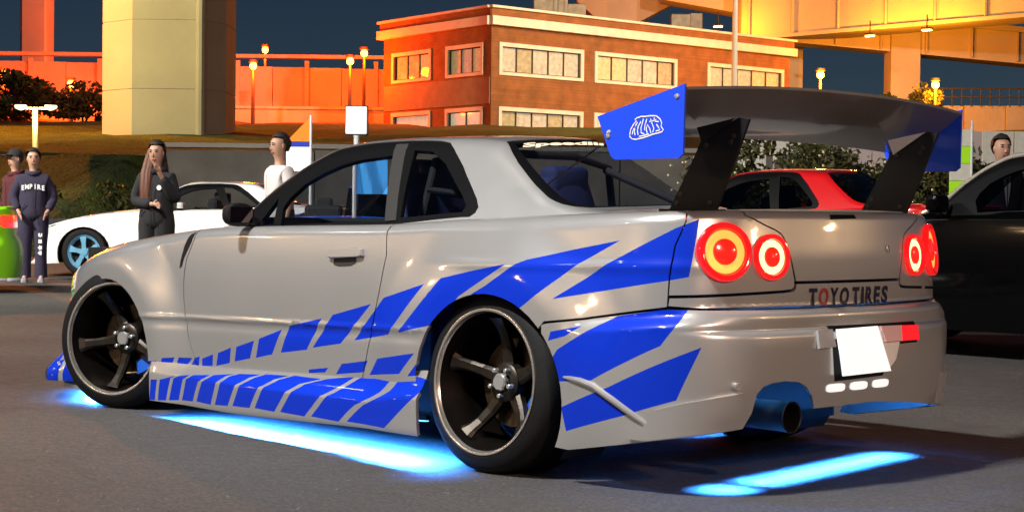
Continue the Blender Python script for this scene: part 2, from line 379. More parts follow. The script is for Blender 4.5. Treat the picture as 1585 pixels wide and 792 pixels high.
# ---- left piers
def pier(name, X0, X1, D0, D1, Z0, Z1, ch, label):
    t = thing(name, LF((X0 + X1) / 2, D0, Z0), label=label, cat='pier')
    pts = [(X0 + ch, D0), (X1 - ch * .4, D0), (X1, D0 + ch), (X1, D1), (X0, D1), (X0, D0 + ch)]
    k = len(pts); z = Z0; cx = (X0 + X1) / 2; cdp = (D0 + D1) / 2; rnd = random.Random(int(X0 * 7)); first = True
    while z < Z1 - .01:          # cast in lifts with recessed joints
        z1 = min(Z1, z + 2.4); m = MB()
        for za, zb_, q in ((z, z1 - .05, 1 + rnd.uniform(-.002, .002)), (z1 - .05, z1, .988)):
            vs = [LF(cx + (x - cx) * q, cdp + (d - cdp) * q, zz) for zz in (za, zb_) for x, d in pts]
            m.add(vs, [tuple(range(k))[::-1], tuple(range(k, 2 * k))] + [(i, (i + 1) % k, k + (i + 1) % k, k + i) for i in range(k)])
        kid(m, 'concrete_lift', MATS['pale_concrete'], t); z = z1
    kid(lbox(MB(), X0 - 1.2, X1 + 1.2, D0 - .5, D1 + .5, Z1, Z1 + 1.6), 'pier_cap', MATS['pale_concrete'], t)
    return t
pb = pier('viaduct_pier', -14.65, -10.25, 60, 63.5, 2.8, 22, 1.35, 'great square concrete pier, orange on one face and khaki on the other')
kid(MB().tube([LF(-10.9, 59.9, 3.4), LF(-10.9, 59.9, 22)], .16, 10), 'drain_pipe', MATS['pale_concrete'], pb)
pier('viaduct_pier', -31.6, -29.9, 110, 112, 5, 30, .2, 'slim concrete pier at the upper left, orange lit along both edges')
# ---- right-hand viaduct
mat('girder_paint', (.42, .38, .30), .75, var=.10, scale=.3, detail=8, bump=.2, bscale=2, bdist=.03)
GP = MATS['girder_paint']
def beam(mb, a, b, w, h0, h1=None):
    """box girder from a to b (X, D, Zbottom), width w across D, depth h"""
    h1 = h1 or h0; (xa, da, za), (xb, db, zb) = a, b
    v = [LF(xa, da, za), LF(xb, db, zb), LF(xb, db + w, zb), LF(xa, da + w, za), LF(xa, da, za + h0), LF(xb, db, zb + h1), LF(xb, db + w, zb + h1), LF(xa, da + w, za + h0)]
    return mb.add(v, [(3, 2, 1, 0), (4, 5, 6, 7), (0, 1, 5, 4), (1, 2, 6, 5), (2, 3, 7, 6), (3, 0, 4, 7)])
v = thing('elevated_highway', LF(18, 112, 5.5), label='orange-lit elevated highway with girders and square piers at the upper right', cat='viaduct')
kid(lbox(MB(), 15.3, 17.5, 111, 114, 5, 15.6), 'pier', MATS['pale_concrete'], v)
kid(lbox(MB(), 17.5, 18.75, 112, 114, 5, 13), 'pier', MATS['pale_concrete'], v)
kid(lbox(MB(), 23.3, 25.1, 106.6, 108.6, 5, 13.2), 'pier', MATS['pale_concrete'], v)
kid(beam(MB(), (14.2, 108, 12.1), (34.5, 92, 12.65), 3.5, 4.5), 'main_girder', GP, v)
kid(beam(MB(), (14.2, 107.6, 11.95), (34.5, 91.6, 12.45), 4.3, .22), 'girder_flange', GP, v)
kid(beam(MB(), (16.6, 107.5, 11.95), (34.5, 106, 10.3), 2.2, 1.9), 'ramp_girder', GP, v)
kid(beam(MB(), (16.6, 107.3, 13.85), (34.5, 105.8, 12.2), 2.6, .35), 'ramp_parapet', GP, v)
kid(beam(MB(), (4.2, 116, 15.3), (6.2, 116, 13.6), 2.0, 3.0, 4.7), 'beam_haunch', GP, v)
kid(beam(MB(), (8.2, 116, 13.9), (10.6, 116, 15.2), 2.0, 4.4, 3.1), 'beam_haunch', GP, v)
kid(lbox(MB(), 6.2, 8.2, 116, 118, 5, 18.3), 'pier', MATS['pale_concrete'], v)
kid(beam(MB(), (9.6, 112, 15.0), (16.0, 110.6, 13.75), 2.4, 2.6), 'link_girder', GP, v)
kid(lbox(MB(), -6, 17, 115.7, 118.3, 18.3, 20), 'deck_slab', GP, v)
for k in range(9):
    f = k / 8; X, D, Z = 14.6 + 19.4 * f, 107.68 - 15.3 * f, 12.1 + .53 * f
    kid(lbox(MB(), X - .06, X + .06, D - .22, D + .1, Z + .1, Z + 4.3), 'stiffener', GP, v)
for k in range(7):
    f = k / 6; X, D, Z = 17.2 + 16.5 * f, 107.3 - 1.4 * f, 11.95 - 1.55 * f
    kid(lbox(MB(), X - .05, X + .05, D - .12, D + .15, Z + .05, Z + 1.85), 'stiffener', GP, v)
mat('deck_lamp', (1, .8, .4), .4, emis=(1, .68, .25), estr=9)
for X, D, Z in ((20.5, 99.5, 11.45), (23.3, 97.5, 11.60), (12.5, 106, 12.6)):
    l = thing('deck_light', LF(X, D, Z), label={20.5: 'bright lamp under the viaduct girder, nearest the square pier', 23.3: 'bright lamp under the viaduct girder, right of the square pier', 12.5: 'lamp hung behind the brick building roof'}[X], cat='lamp')
    MB().box((0, 0, .12), (.30, .16, .06), bev=.03).build('lamp_body', MATS['lamp_pole_metal'], l); MB().box((0, 0, .03), (.26, .13, .035), bev=.02).build('lamp_lens', MATS['deck_lamp'], l)
    MB().tube([(0, 0, .15), (0, 0, .9)], .04, 8).build('hanger', MATS['lamp_pole_metal'], l)
    point(l, (0, 0, -.35), LP[1], (1, .27, .008))
# right-hand road wall with railings
t = thing('orange_road_wall', LF(30, 104, 5.5), label='orange-lit wall at the right edge carrying a thin railing', cat='wall')
for k in range(6):
    X = 24.5 + 2.4 * k; kid(lbox(MB(), X + .02, X + 2.38, 103 - .3 * k, 103.4 - .3 * k, 4.5, 7.75), 'wall_panel', MATS['barrier_panel'], t)
for k in range(26):
    X = 24.5 + .55 * k; kid(MB().tube([LF(X, 103.0 - .069 * k, 7.7), LF(X, 103.0 - .069 * k, 8.75)], .035, 5), 'railing_post', MATS['lamp_pole_metal'], t)
for z in (8.25, 8.75): kid(MB().tube([LF(24.5, 103.0, z), LF(38.2, 101.3, z)], .045, 6), 'railing_bar', MATS['lamp_pole_metal'], t)
# ---- brick building
mat('brick', (.25, .098, .034), .85, var=.22, scale=1.6, detail=10, bump=.4, bscale=20, bdist=.02)
_bm = MATS['brick'].node_tree; _br = _bm.nodes.new('ShaderNodeTexBrick'); _br.inputs['Scale'].default_value = 1.0; _br.inputs['Brick Width'].default_value = .22; _br.inputs['Row Height'].default_value = .075; _br.inputs['Mortar Size'].default_value = .008
_br.inputs['Color1'].default_value = (1, 1, 1, 1); _br.inputs['Color2'].default_value = (.72, .72, .72, 1); _br.inputs['Mortar'].default_value = (.75, .85, 1, 1)
_uv = [x for x in _bm.nodes if x.type == 'TEX_COORD'][0]; _mx = _bm.nodes.new('ShaderNodeMix'); _mx.data_type = 'RGBA'; _mx.blend_type = 'MULTIPLY'; _mx.inputs[0].default_value = .8
_mp = _bm.nodes.new('ShaderNodeMapping'); _mp.inputs['Rotation'].default_value = (rad(90), 0, 0); _bm.links.new(_uv.outputs['Object'], _mp.inputs[0]); _bm.links.new(_mp.outputs[0], _br.inputs[0])
_rp = [x for x in _bm.nodes if x.type == 'VALTORGB'][0]; _bm.links.new(_rp.outputs[0], _mx.inputs[6]); _bm.links.new(_br.outputs[0], _mx.inputs[7]); _bm.links.new(_mx.outputs[2], _bm.nodes['Principled BSDF'].inputs['Base Color'])
mat('white_stone', (.66, .63, .60), .7, var=.08, scale=2)
mat('grey_panel', (.22, .17, .13), .8, var=.15, scale=2)
mat('curtain_light', (.50, .47, .30), .8, var=.22, scale=5, detail=6, emis=(.95, .85, .5), estr=.10, coat=.4)  # three curtain tones carry uneven room light in their colour and glow
mat('curtain_dim', (.36, .34, .24), .8, var=.25, scale=5, detail=6, emis=(.8, .75, .5), estr=.05, coat=.4)
mat('curtain_grey', (.42, .42, .38), .8, var=.25, scale=5, detail=6, emis=(.9, .9, .75), estr=.09, coat=.4)
mat('curtain_white', (.62, .62, .56), .8, var=.15, scale=4, emis=(1, .95, .75), estr=.22, coat=.4)
mat('mullion', (.03, .028, .02), .6)
WRND = random.Random(11)
def facade(bld, p0, p1, z0, z1, wins, nm):
    p0, p1 = Vector(p0), Vector(p1); d = (p1 - p0); L = d.length; d /= L; nrm = Vector((d.y, -d.x, 0))
    if nrm.dot(CAM - p0) < 0: nrm = -nrm
    o3 = np.array(p0); d3 = np.array(d); n3 = np.array(nrm)
    def fl(u, vv, oo=0.0): u = np.asarray(u, float); vv = np.asarray(vv, float); return o3 + u[..., None] * d3 + vv[..., None] * np.array([0, 0, 1.])
    fp = nrm.dot(d.cross(Vector((0, 0, 1)))) < 0
    holes = [[(a, b), (c, b), (c, e), (a, e)] for a, c, b, e, *_ in wins]
    mb = patch(lambda u, v: fl(u, v), [(0, z0), (L, z0), (L, z1), (0, z1)], holes, step=3, bstep=3, depth=.35, flip=fp); kid(mb, 'wall', MATS['brick'], bld)
    def slab(name, a, c, b, e, o0, o1, m, par=bld):
        vs = []
        for oo in (o0, o1):
            for u, z in ((a, b), (c, b), (c, e), (a, e)): vs.append(p0 + d * u + nrm * oo + Vector((0, 0, z)))
        q = MB().add(vs, [(0, 1, 2, 3), (7, 6, 5, 4), (0, 4, 5, 1), (1, 5, 6, 2), (2, 6, 7, 3), (3, 7, 4, 0)])
        ob = q.build(name, m); ob.parent = par
        ob.matrix_parent_inverse = parent_inv(bld) if par is bld else Matrix.Identity(4)
        return ob
    for a, c, b, e, np_, cm in wins:
        fw = .20
        fr = patch(lambda u, v: fl(u, v) + n3 * .07, [(a - fw, b - .16), (c + fw, b - .16), (c + fw, e + fw), (a - fw, e + fw)], [[(a, b), (c, b), (c, e), (a, e)]], step=4, bstep=4, depth=.12, flip=fp)
        w = kid(fr, 'window', MATS['white_stone'], bld)
        ps = [a + (c - a) * q / np_ for q in range(np_ + 1)]
        for q in range(np_): slab('pane', ps[q] + .03, ps[q + 1] - .03, b + .04, e - .04, -.20 - .02 * WRND.random(), -.16, MATS[cm if cm != 'curtain_light' else WRND.choice(('curtain_light', 'curtain_dim', 'curtain_grey'))], w)
        for q in range(np_ + 1): slab('mullion', ps[q] - .035, ps[q] + .035, b, e, -.17, -.10, MATS['mullion'], w)
        slab('sill_bar', a, c, b, b + .05, -.17, -.09, MATS['mullion'], w)
    return slab
ca = LF(-1.13, 85); cr = LF(15.98, 100); cl = LF(-7.02, 93)
bld = thing('brick_building', ca, label='brown brick office building with white banded cornice and lit curtained windows', cat='building')
Lr = (cr - ca).length; Ll = (cl - ca).length
def ur(px_frac): return px_frac * Lr
slab = facade(bld, ca, cr, 2.5, 10.3, [(.68, 6.05, 8.02, 9.28, 5, 'curtain_light'), (7.25, 13.05, 8.02, 9.28, 5, 'curtain_light'), (15.9, 22.0, 8.02, 9.28, 5, 'curtain_light'),
                            (.68, 6.05, 4.85, 6.10, 5, 'curtain_light'), (7.25, 13.05, 4.85, 6.10, 5, 'curtain_light'), (15.9, 22.0, 4.85, 6.10, 5, 'curtain_light')], 'right')
slab('parapet', -.12, Lr + .2, 10.72, 11.12, -.4, .16, MATS['brick'])
slab('cornice', -.20, Lr + .3, 10.28, 10.72, -.3, .32, MATS['white_stone']); slab('parapet_cap', -.2, Lr + .3, 11.12, 11.24, -.5, .30, MATS['white_stone'])
sl2 = facade(bld, ca, cl, 2.5, 10.3, [(.85, 3.75, 8.02, 9.28, 3, 'curtain_light'), (5.5, 8.9, 8.02, 9.28, 3, 'curtain_light'), (.85, 3.75, 4.85, 6.10, 2, 'curtain_white'), (5.5, 8.9, 4.85, 6.10, 1, 'curtain_white')], 'left')
sl2('grey_band', .08, Ll - .1, 6.42, 7.75, .0, .05, MATS['grey_panel'])
sl2('parapet', -.12, Ll + .2, 10.72, 11.12, -.4, .15, MATS['brick']); sl2('cornice', -.05, Ll + .3, 10.281, 10.719, -.3, .31, MATS['white_stone']); sl2('parapet_cap', -.05, Ll + .3, 11.121, 11.239, -.5, .29, MATS['white_stone'])
back = LF(10.1, 107.9)
m = MB(); vs = [ca + Vector((0, 0, 10.9)), cr + Vector((0, 0, 10.9)), LF(9.5, 108.5, 10.9), cl + Vector((0, 0, 10.9))]; m.add(vs, [(0, 1, 2, 3)]); kid(m, 'roof', MATS['grey_panel'], bld)
mat('roof_unit_metal', (.25, .23, .20), .6, .3, var=.2, scale=3)
for X, D, sx, h in ((1.9, 92, .9, 1.75), (3.3, 92.6, .5, 1.35), (9.4, 98, .55, 1.5), (10.4, 99, .35, 1.7)):
    c = LF(X, D, 10.9); kid(MB().box(c + Vector((0, 0, h / 2)), (sx, sx * .7, h / 2), rot=Matrix.Rotation(rad(YAW), 3, 'Z'), bev=.05), 'roof_unit', MATS['roof_unit_metal'], bld)
kid(MB().tube([LF(10.05, 95.0, 2.5), LF(10.05, 95.0, 11.1)], .10, 10), 'downpipe', MATS['white_stone'], bld)
kid(MB().tube([LF(2.6, 90.5, 11.0), LF(2.6, 90.5, 14.2)], .03, 6), 'aerial', MATS['roof_unit_metal'], bld)
# tall floodlight masts of the lot, plus unseen ones added to brighten the background
mat('flood_lens', (1, .95, .85), .4, emis=(1, .95, .88), estr=60)
mat('flood_lens_warm', (1, .8, .5), .4, emis=(1, .62, .28), estr=12)
def mast(X, D, z0, h, target, power, col, size, label, warm=False, kind='AREA', spread=120):
    t = thing('floodlight_mast', LF(X, D, z0), label=label, cat='light mast', group='floodlight masts around the lot')
    MB().tube([(0, 0, 0), (0, 0, h * .5), (0, 0, h)], [.14, .11, .08], 12).build('pole', mat('pale_mast', (.55, .52, .48), .5) if D > 70 else MATS['lamp_pole_metal'], t)
    d = (Vector(target) - LF(X, D, z0 + h)).normalized(); q = d.to_track_quat('-Z', 'Y'); R = q.to_matrix()
    MB().box(Vector((0, 0, h)) - d * .10, (size / 2 + .06, size / 4 + .06, .08), rot=R, bev=.02).build('lamp_housing', MATS['lamp_pole_metal'], t)
    MB().box(Vector((0, 0, h)) + d * .0, (size / 2, size / 4, .01), rot=R).build('lamp_lens', MATS['flood_lens_warm' if warm else 'flood_lens'], t)
    ld = bpy.data.lights.new('flood_light', 'AREA'); ld.shape = 'RECTANGLE'; ld.size = size; ld.size_y = size / 2; ld.energy = power; ld.color = col; ld.spread = rad(spread)
    o = bpy.data.objects.new('flood_light', ld); COL.objects.link(o); o.parent = t; o.matrix_local = Matrix.Translation(Vector((0, 0, h)) + d * .05) @ q.to_matrix().to_4x4()
    return t
for a in MASTS: mast(*a[:-1], **a[-1])
ZE = [.872,.885,.955,1.08,1.18,1.24,1.258,1.262,1.255,1.24,1.178,1.07,1.0,.972,.965]
# ---------------------------------------------------------------- car surfaces
# car space = world: x rearward from the front axle, y to the car's right, z up
def cspline(xs, ys, d0=None, d1=None):
    xs = np.asarray(xs, float); ys = np.asarray(ys, float); n = len(xs)
    h = np.diff(xs); A = np.zeros((n, n)); b = np.zeros(n)
    for i in range(1, n - 1):
        A[i, i-1] = h[i-1]; A[i, i] = 2 * (h[i-1] + h[i]); A[i, i+1] = h[i]
        b[i] = 6 * ((ys[i+1] - ys[i]) / h[i] - (ys[i] - ys[i-1]) / h[i-1])
    A[0, 0] = A[-1, -1] = 1
    if d0 is not None:
        A[0, 0] = 2 * h[0]; A[0, 1] = h[0]; b[0] = 6 * ((ys[1] - ys[0]) / h[0] - d0)
    if d1 is not None:
        A[-1, -1] = 2 * h[-1]; A[-1, -2] = h[-1]; b[-1] = 6 * (d1 - (ys[-1] - ys[-2]) / h[-1])
    m = np.linalg.solve(A, b)
    def f(x):
        x = np.clip(np.asarray(x, float), xs[0], xs[-1])
        i = np.clip(np.searchsorted(xs, x) - 1, 0, n - 2)
        a = (xs[i+1] - x) / h[i]; c = (x - xs[i]) / h[i]
        return a * ys[i] + c * ys[i+1] + ((a**3 - a) * m[i] + (c**3 - c) * m[i+1]) * h[i]**2 / 6
    return f
def pchip(xs, ys):
    xs = np.asarray(xs, float); ys = np.asarray(ys, float); h = np.diff(xs); d = np.diff(ys) / h
    m = np.zeros(len(xs)); m[0] = d[0]; m[-1] = d[-1]
    for i in range(1, len(xs) - 1):
        if d[i-1] * d[i] > 0:
            w1 = 2*h[i] + h[i-1]; w2 = h[i] + 2*h[i-1]; m[i] = (w1 + w2) / (w1 / d[i-1] + w2 / d[i])
    def f(x):
        x = np.clip(np.asarray(x, float), xs[0], xs[-1])
        i = np.clip(np.searchsorted(xs, x) - 1, 0, len(xs) - 2); t = (x - xs[i]) / h[i]
        return ((1 + 2*t) * (1-t)**2 * ys[i] + t * (1-t)**2 * h[i] * m[i]
                + t*t * (3 - 2*t) * ys[i+1] + t*t * (t - 1) * h[i] * m[i+1])
    return f
def sstep(a, b, x):
    t = np.clip((np.asarray(x, float) - a) / (b - a), 0, 1); return t * t * (3 - 2 * t)

PLAN = np.array([(3.665,0),(3.658,-.22),(3.635,-.434),(3.588,-.63),(3.53,-.735),(3.43,-.800),(3.27,-.835),(3.0,-.853),
 (2.665,-.862),(2.1,-.866),(1.5,-.864),(.9,-.856),(.4,-.845),(0,-.83),(-.35,-.795),(-.58,-.72),(-.72,-.56),(-.80,-.33),(-.83,0)])
_ch = np.r_[0, np.cumsum(np.hypot(*np.diff(PLAN, axis=0).T))]
_fx = cspline(_ch, PLAN[:, 0], 0, 0); _fy = cspline(_ch, PLAN[:, 1], -1, 1)
SMAX = _ch[-1]
_ts = np.linspace(0, SMAX, 2001); _tx = _fx(_ts)
def S(x):            # contour coordinate of a point on the flank from its x
    return float(np.interp(-x, -_tx, _ts))
def SR(y):           # contour coordinate on the tail from y (y <= 0)
    k = _ts < 1.0
    return float(np.interp(-y, -_fy(_ts[k]), _ts[k]))
WHEEL_R = (2.675, .315); WHEEL_F = (0.0, .305)
_base = cspline([.05,.15,.25,.35,.45,.55,.70,.80,.90,1.0], [-.035,-.020,-.010,-.002,.004,.006,.002,-.006,-.020,-.036])
_rear = pchip([.10,.22,.30,.40,.50,.545,.556,.568,.605,.622,.630,.640,.652,.70,.80,.90,1.0], [.030,.042,.058,.068,.070,.068,.064,.050,.050,.046,.038,.006,.000,.002,0,-.012,-.030])
_zb = pchip([-.83,-.75,-.55,-.3,0,.4,.85,1.3,2.0,2.5,3.0,3.4,3.66], [.60,.615,.665,.735,.795,.845,.882,.895,.910,.936,.958,.970,.978])
_rad = pchip([-.83,-.4,.3,1.0,2.4,3.0,3.3,3.66], [.10,.09,.06,.045,.05,.06,.045,.028])
def WS(s, t):        # lower body: contour coordinate s, climbing coordinate t -> point
    s = np.asarray(s, float); t = np.asarray(t, float); sg = np.where(s < 0, -1.0, 1.0); s = np.abs(s)
    x = _fx(s); y = _fy(s); e = 1e-3
    sa = np.maximum(s - e, 0); sb = np.minimum(s + e, SMAX)
    dx = _fx(sb) - _fx(sa); dy = _fy(sb) - _fy(sa); L = np.hypot(dx, dy); L = np.where(L < 1e-12, 1, L)
    nx, ny = -dy / L, dx / L
    zb = _zb(x); r = _rad(x); t0 = zb - r
    a = np.clip((t - t0) / r, 0, np.pi / 2); over = np.clip(t - t0 - r * np.pi / 2, 0, None)
    z = np.where(t < t0, t, t0 + r * np.sin(a)); inset = r * (1 - np.cos(a)) + over
    ws = sstep(.55, .80, -y)
    wr = np.where(x > 1.5, 1 - sstep(.55, .86, s), 0)          # tail weight
    off = _base(z) * ws + _rear(z) * wr
    # bumper swells out around the rear corner and along to the arch
    zt = .575 + (x - 2.97) * .10
    wb = sstep(3.02, 3.35, x) * (1 - wr)
    off = off + wb * .040 * sstep(0, .05, zt - z)
    # feature crease along the doors
    zc = .466 + (x - .448) * .022
    off = off + ws * sstep(.15, .45, x) * (1 - sstep(2.25, 2.42, x)) * (.005 * np.exp(-((z - zc) / .010) ** 2) - .004 * np.exp(-((z - zc + .03) / .022) ** 2))
    # shoulder crease of the rear wing
    zs = .765 + (x - 2.3) * .015
    off = off + ws * sstep(2.25, 2.7, x) * .006 * np.exp(-((z - zs) / .020) ** 2) * (1 - wr)
    for (wx, wz), A, r0, r1 in ((WHEEL_R, .036, .40, .66), (WHEEL_F, .046, .38, .62)):
        d = np.hypot((x - wx) * .92, z - wz)
        off = off + ws * A * (1 - sstep(r0, r1, d)) * np.where(np.abs(x - wx) < .9, 1, 0)
    # lower nose corner stands out ahead of the front wheel
    off = off + .15 * sstep(.30, .60, -y) * sstep(.34, .52, -x) * (1 - sstep(.12, .30, z))
    k = off - inset
    return np.stack([x + nx * k, (y + ny * k) * sg, z], -1)
def SK(s, t):        # side skirt: ledge, crease, near-vertical face
    s = np.asarray(s, float); t = np.asarray(t, float)
    p = WS(s, np.full_like(t, .29)); x = p[..., 0]
    o = pchip([.06,.085,.12,.198,.206,.212,.25,.285,.31], [.040,.050,.054,.058,.056,.050,.020,.002,-.006])(t)
    o = o * (.30 + .70 * sstep(.35, 1.25, x))      # flush behind the front wheel, full ledge further back
    wz = sstep(1.95, 2.33, x)                       # swells up towards the rear wheel
    t2 = t + wz * .05 * sstep(.10, .25, t)
    lift = .030 * sstep(.9, 2.3, x) * (1 - sstep(.12, .25, t))
    return np.stack([x, -.866 + (p[..., 1] + .866) * .6 - o, t2 + lift], -1)

_ze = pchip([.70,.80,.95,1.10,1.25,1.40,1.60,1.90,2.20,2.36,2.50,2.70,2.85,2.98,3.10], ZE)
_cr = pchip([.70,1.0,1.35,1.8,2.3,2.7,3.1], [.01,.055,.04,.03,.028,.05,.02])
_nar = pchip([.7,1.2,2.3,2.7,3.1], [.955,1,1,.975,.93])
def yS(x, z):
    q = z - .905
    return (.788 - .56 * q - .28 * q * np.abs(q)) * _nar(x)
V1, V2, V3 = .36, .43, .98
ZB0 = .885
def GS(x, v):        # greenhouse: x, climbing coordinate v (0..V1 flank, ..V2 rail, ..V3 centre line)
    x = np.asarray(x, float); v = np.asarray(v, float)
    ze = _ze(x); zr = ze + _cr(x); ye = yS(x, ze)
    zb = np.minimum(_zb(x) - .02, ze - .004)
    h = ze - zb; a = np.minimum(.045, h * .45)
    z1 = ze - a; y1 = yS(x, z1)
    def top(y): return zr - (zr - ze) * (y / ye) ** 2
    b = .06; yb = ye - b; zt = top(yb)
    f1 = np.clip(v / V1, 0, 1); zA = zb + (z1 - zb) * f1; yA = yS(x, zA)
    f2 = np.clip((v - V1) / (V2 - V1), 0, 1)
    yB = (1-f2)**2 * y1 + 2*f2*(1-f2) * ye + f2**2 * yb; zB = (1-f2)**2 * z1 + 2*f2*(1-f2) * ze + f2**2 * zt
    f3 = np.clip((v - V2) / (V3 - V2), 0, 1); yC = yb * (1 - f3); zC = top(yC)
    y = np.where(v <= V1, yA, np.where(v <= V2, yB, yC)); z = np.where(v <= V1, zA, np.where(v <= V2, zB, zC))
    return np.stack([x, -y, z], -1)
try: FLIPPED.update((WS, SK))      # their (u, v) runs clockwise seen from outside
except NameError: pass
STRIPES = [  # vinyl livery pieces on the flank: (contour coordinate, height) in metres
  [(3.939,0.255),(3.868,0.263),(3.889,0.233),(3.943,0.229)],
  [(3.831,0.276),(3.751,0.284),(3.774,0.243),(3.848,0.237)],
  [(3.725,0.285),(3.629,0.288),(3.672,0.255),(3.749,0.241)],
  [(3.611,0.289),(3.567,0.300),(3.578,0.256),(3.643,0.251)],
  [(3.548,0.291),(3.456,0.317),(3.466,0.264),(3.552,0.258)],
  [(3.415,0.325),(3.310,0.356),(3.327,0.287),(3.436,0.266)],
  [(3.267,0.362),(3.130,0.398),(3.167,0.318),(3.288,0.296)],
  [(3.091,0.408),(2.926,0.458),(3.000,0.347),(3.122,0.324)],
  [(2.870,0.475),(2.644,0.519),(2.751,0.383),(2.937,0.358)],
  [(2.571,0.537),(2.324,0.593),(2.521,0.423),(2.709,0.394)],
  [(2.246,0.621),(1.978,0.686),(2.204,0.479),(2.433,0.441)],
  [(1.880,0.711),(1.691,0.747),(1.534,0.774),(1.774,0.646),(1.889,0.538),(2.127,0.491)],
  [(1.490,0.774),(1.439,0.792),(1.232,0.834),(1.034,0.869),(1.204,0.784),(1.429,0.632),(1.496,0.592),(1.803,0.545),(1.846,0.548),(1.749,0.637),(1.634,0.691)],
  [(1.298,0.657),(1.077,0.788),(0.819,0.914),(0.730,0.945),(0.770,0.749),(0.842,0.735)],
  [(1.025,0.609),(0.839,0.639),(0.763,0.652),(0.851,0.517),(1.105,0.384),(1.260,0.368),(1.304,0.434),(1.266,0.480)],
  [(1.298,0.542),(1.158,0.569),(1.228,0.530),(1.310,0.509)],
  [(1.035,0.365),(0.736,0.516),(0.803,0.335),(0.990,0.268),(1.235,0.194),(1.255,0.277)],
  [(2.743,0.301),(2.610,0.318),(2.634,0.297),(2.745,0.286)],
  [(2.520,0.340),(2.350,0.365),(2.383,0.316),(2.561,0.295)],
  [(2.283,0.378),(2.022,0.418),(2.120,0.331),(2.344,0.308)],
  [(1.965,0.421),(1.905,0.432),(1.899,0.344),(2.069,0.326)],
]
SKIRT_STRIPES = [
  [(3.911,0.078),(3.903,0.121),(3.896,0.173),(3.844,0.177),(3.855,0.125),(3.863,0.080)],
  [(3.840,0.081),(3.833,0.127),(3.823,0.178),(3.704,0.205),(3.746,0.190),(3.760,0.150),(3.781,0.086)],
  [(3.759,0.088),(3.738,0.152),(3.723,0.191),(3.681,0.206),(3.593,0.216),(3.652,0.191),(3.664,0.158),(3.687,0.094)],
  [(3.660,0.096),(3.634,0.160),(3.622,0.193),(3.565,0.218),(3.431,0.228),(3.513,0.191),(3.544,0.139),(3.564,0.099)],
  [(3.530,0.102),(3.510,0.142),(3.479,0.193),(3.402,0.230),(3.247,0.247),(3.308,0.232),(3.356,0.201),(3.373,0.162),(3.406,0.099)],
  [(3.369,0.102),(3.336,0.165),(3.320,0.203),(3.276,0.234),(3.215,0.249),(3.057,0.258),(3.127,0.240),(3.197,0.202),(3.229,0.154),(3.260,0.106)],
  [(3.221,0.109),(3.191,0.157),(3.161,0.205),(3.093,0.242),(3.024,0.261),(2.861,0.267),(2.953,0.245),(3.020,0.207),(3.056,0.157),(3.089,0.110)],
  [(3.050,0.112),(3.017,0.160),(2.986,0.209),(2.918,0.247),(2.826,0.270),(2.643,0.270),(2.769,0.240),(2.825,0.202),(2.868,0.149),(2.909,0.105)],
  [(2.866,0.107),(2.826,0.152),(2.785,0.205),(2.731,0.243),(2.605,0.273),(2.430,0.296),(2.528,0.240),(2.586,0.203),(2.648,0.140),(2.700,0.098)],
  [(2.654,0.101),(2.603,0.143),(2.544,0.207),(2.487,0.244),(2.389,0.300),(2.171,0.297),(2.227,0.241),(2.359,0.177),(2.425,0.126),(2.474,0.091)],
  [(2.420,0.095),(2.372,0.130),(2.305,0.181),(2.162,0.234),(2.113,0.291),(1.930,0.267),(1.982,0.206),(2.088,0.140),(2.170,0.089)],
]
WIN_DOOR = [(1.268,0.029),(1.226,0.141),(1.240,0.201),(1.295,0.256),(1.480,0.307),(1.600,0.324),(1.794,0.337),(1.948,0.038)]
WIN_QUARTER = [(1.910,0.357),(2.029,0.350),(2.149,0.296),(2.337,0.155),(2.393,0.100),(2.385,0.067),(2.091,0.053),(2.036,0.053)]
WIN_VENT = [(1.111,0.101),(1.158,0.252),(1.210,0.046),(1.133,0.049)]
WIN_BP = [(1.769,0.382),(1.846,0.382),(2.022,0.039),(1.957,0.035)]
# ================================================================ THE SILVER COUPE
glass_mat('car_glass', (.70, .73, .76)); glass_mat('rear_glass', (.52, .54, .58))
paint('silver_paint', (.53, .525, .51), .62, .29)
paint('blue_vinyl', (.0004, .028, .50), 0, .42, .0); MATS['blue_vinyl'].node_tree.nodes['Principled BSDF'].inputs['Coat Weight'].default_value = .45; MATS['blue_vinyl'].node_tree.nodes['Principled BSDF'].inputs['Specular IOR Level'].default_value = .15
paint('plate_blue', (.001, .06, .80), 0, .45, .0)
mat('black_trim', (.0025, .0025, .003), .45, spec=.15)
mat('pillar_grey', (.035, .034, .033), .4, spec=.3)
mat('black_plastic', (.008, .008, .009), .5, spec=.3)
mat('underside_black', (.006, .006, .007), .8, var=.3)
mat('tyre_rubber', (.0045, .0045, .005), .7, spec=.25, bump=.25, bscale=180, var=.2, scale=30)
mat('bronze_metal', (.034, .027, .021), .40, .7, var=.2, scale=20)
mat('barrel_metal', (.016, .013, .011), .35, .8, var=.35, scale=6)
mat('polished_lip', (.80, .77, .72), .22, .9)
mat('chrome_cap', (.75, .75, .73), .25, .8)
mat('disc_steel', (.10, .07, .045), .35, .9, var=.2, scale=40)
mat('caliper_blue', (.01, .11, .62), .4, coat=.5)
mat('red_lens', (.55, .003, .006), .12, coat=1, emis=(1, .01, .01), estr=.85)
mat('red_core', (.6, .003, .004), .15, coat=1, emis=(1, .012, .005), estr=1.6)
mat('ring_bright', (.9, .7, .3), .3, emis=(1, .74, .30), estr=2.2)
mat('ring_amber', (.8, .4, .1), .3, emis=(1, .42, .06), estr=1.15)
mat('plate_white', (.82, .82, .80), .5, var=.03, scale=30)
mat('lit_plate', (.85, .85, .83), .5, emis=(.95, 1, 1), estr=.75)  # glow stands in for the plate lamp's light on the plate
mat('white_decal', (.8, .8, .8), .4)
mat('navy_decal', (.006, .006, .03), .4)
mat('red_decal', (.30, .03, .03), .4)
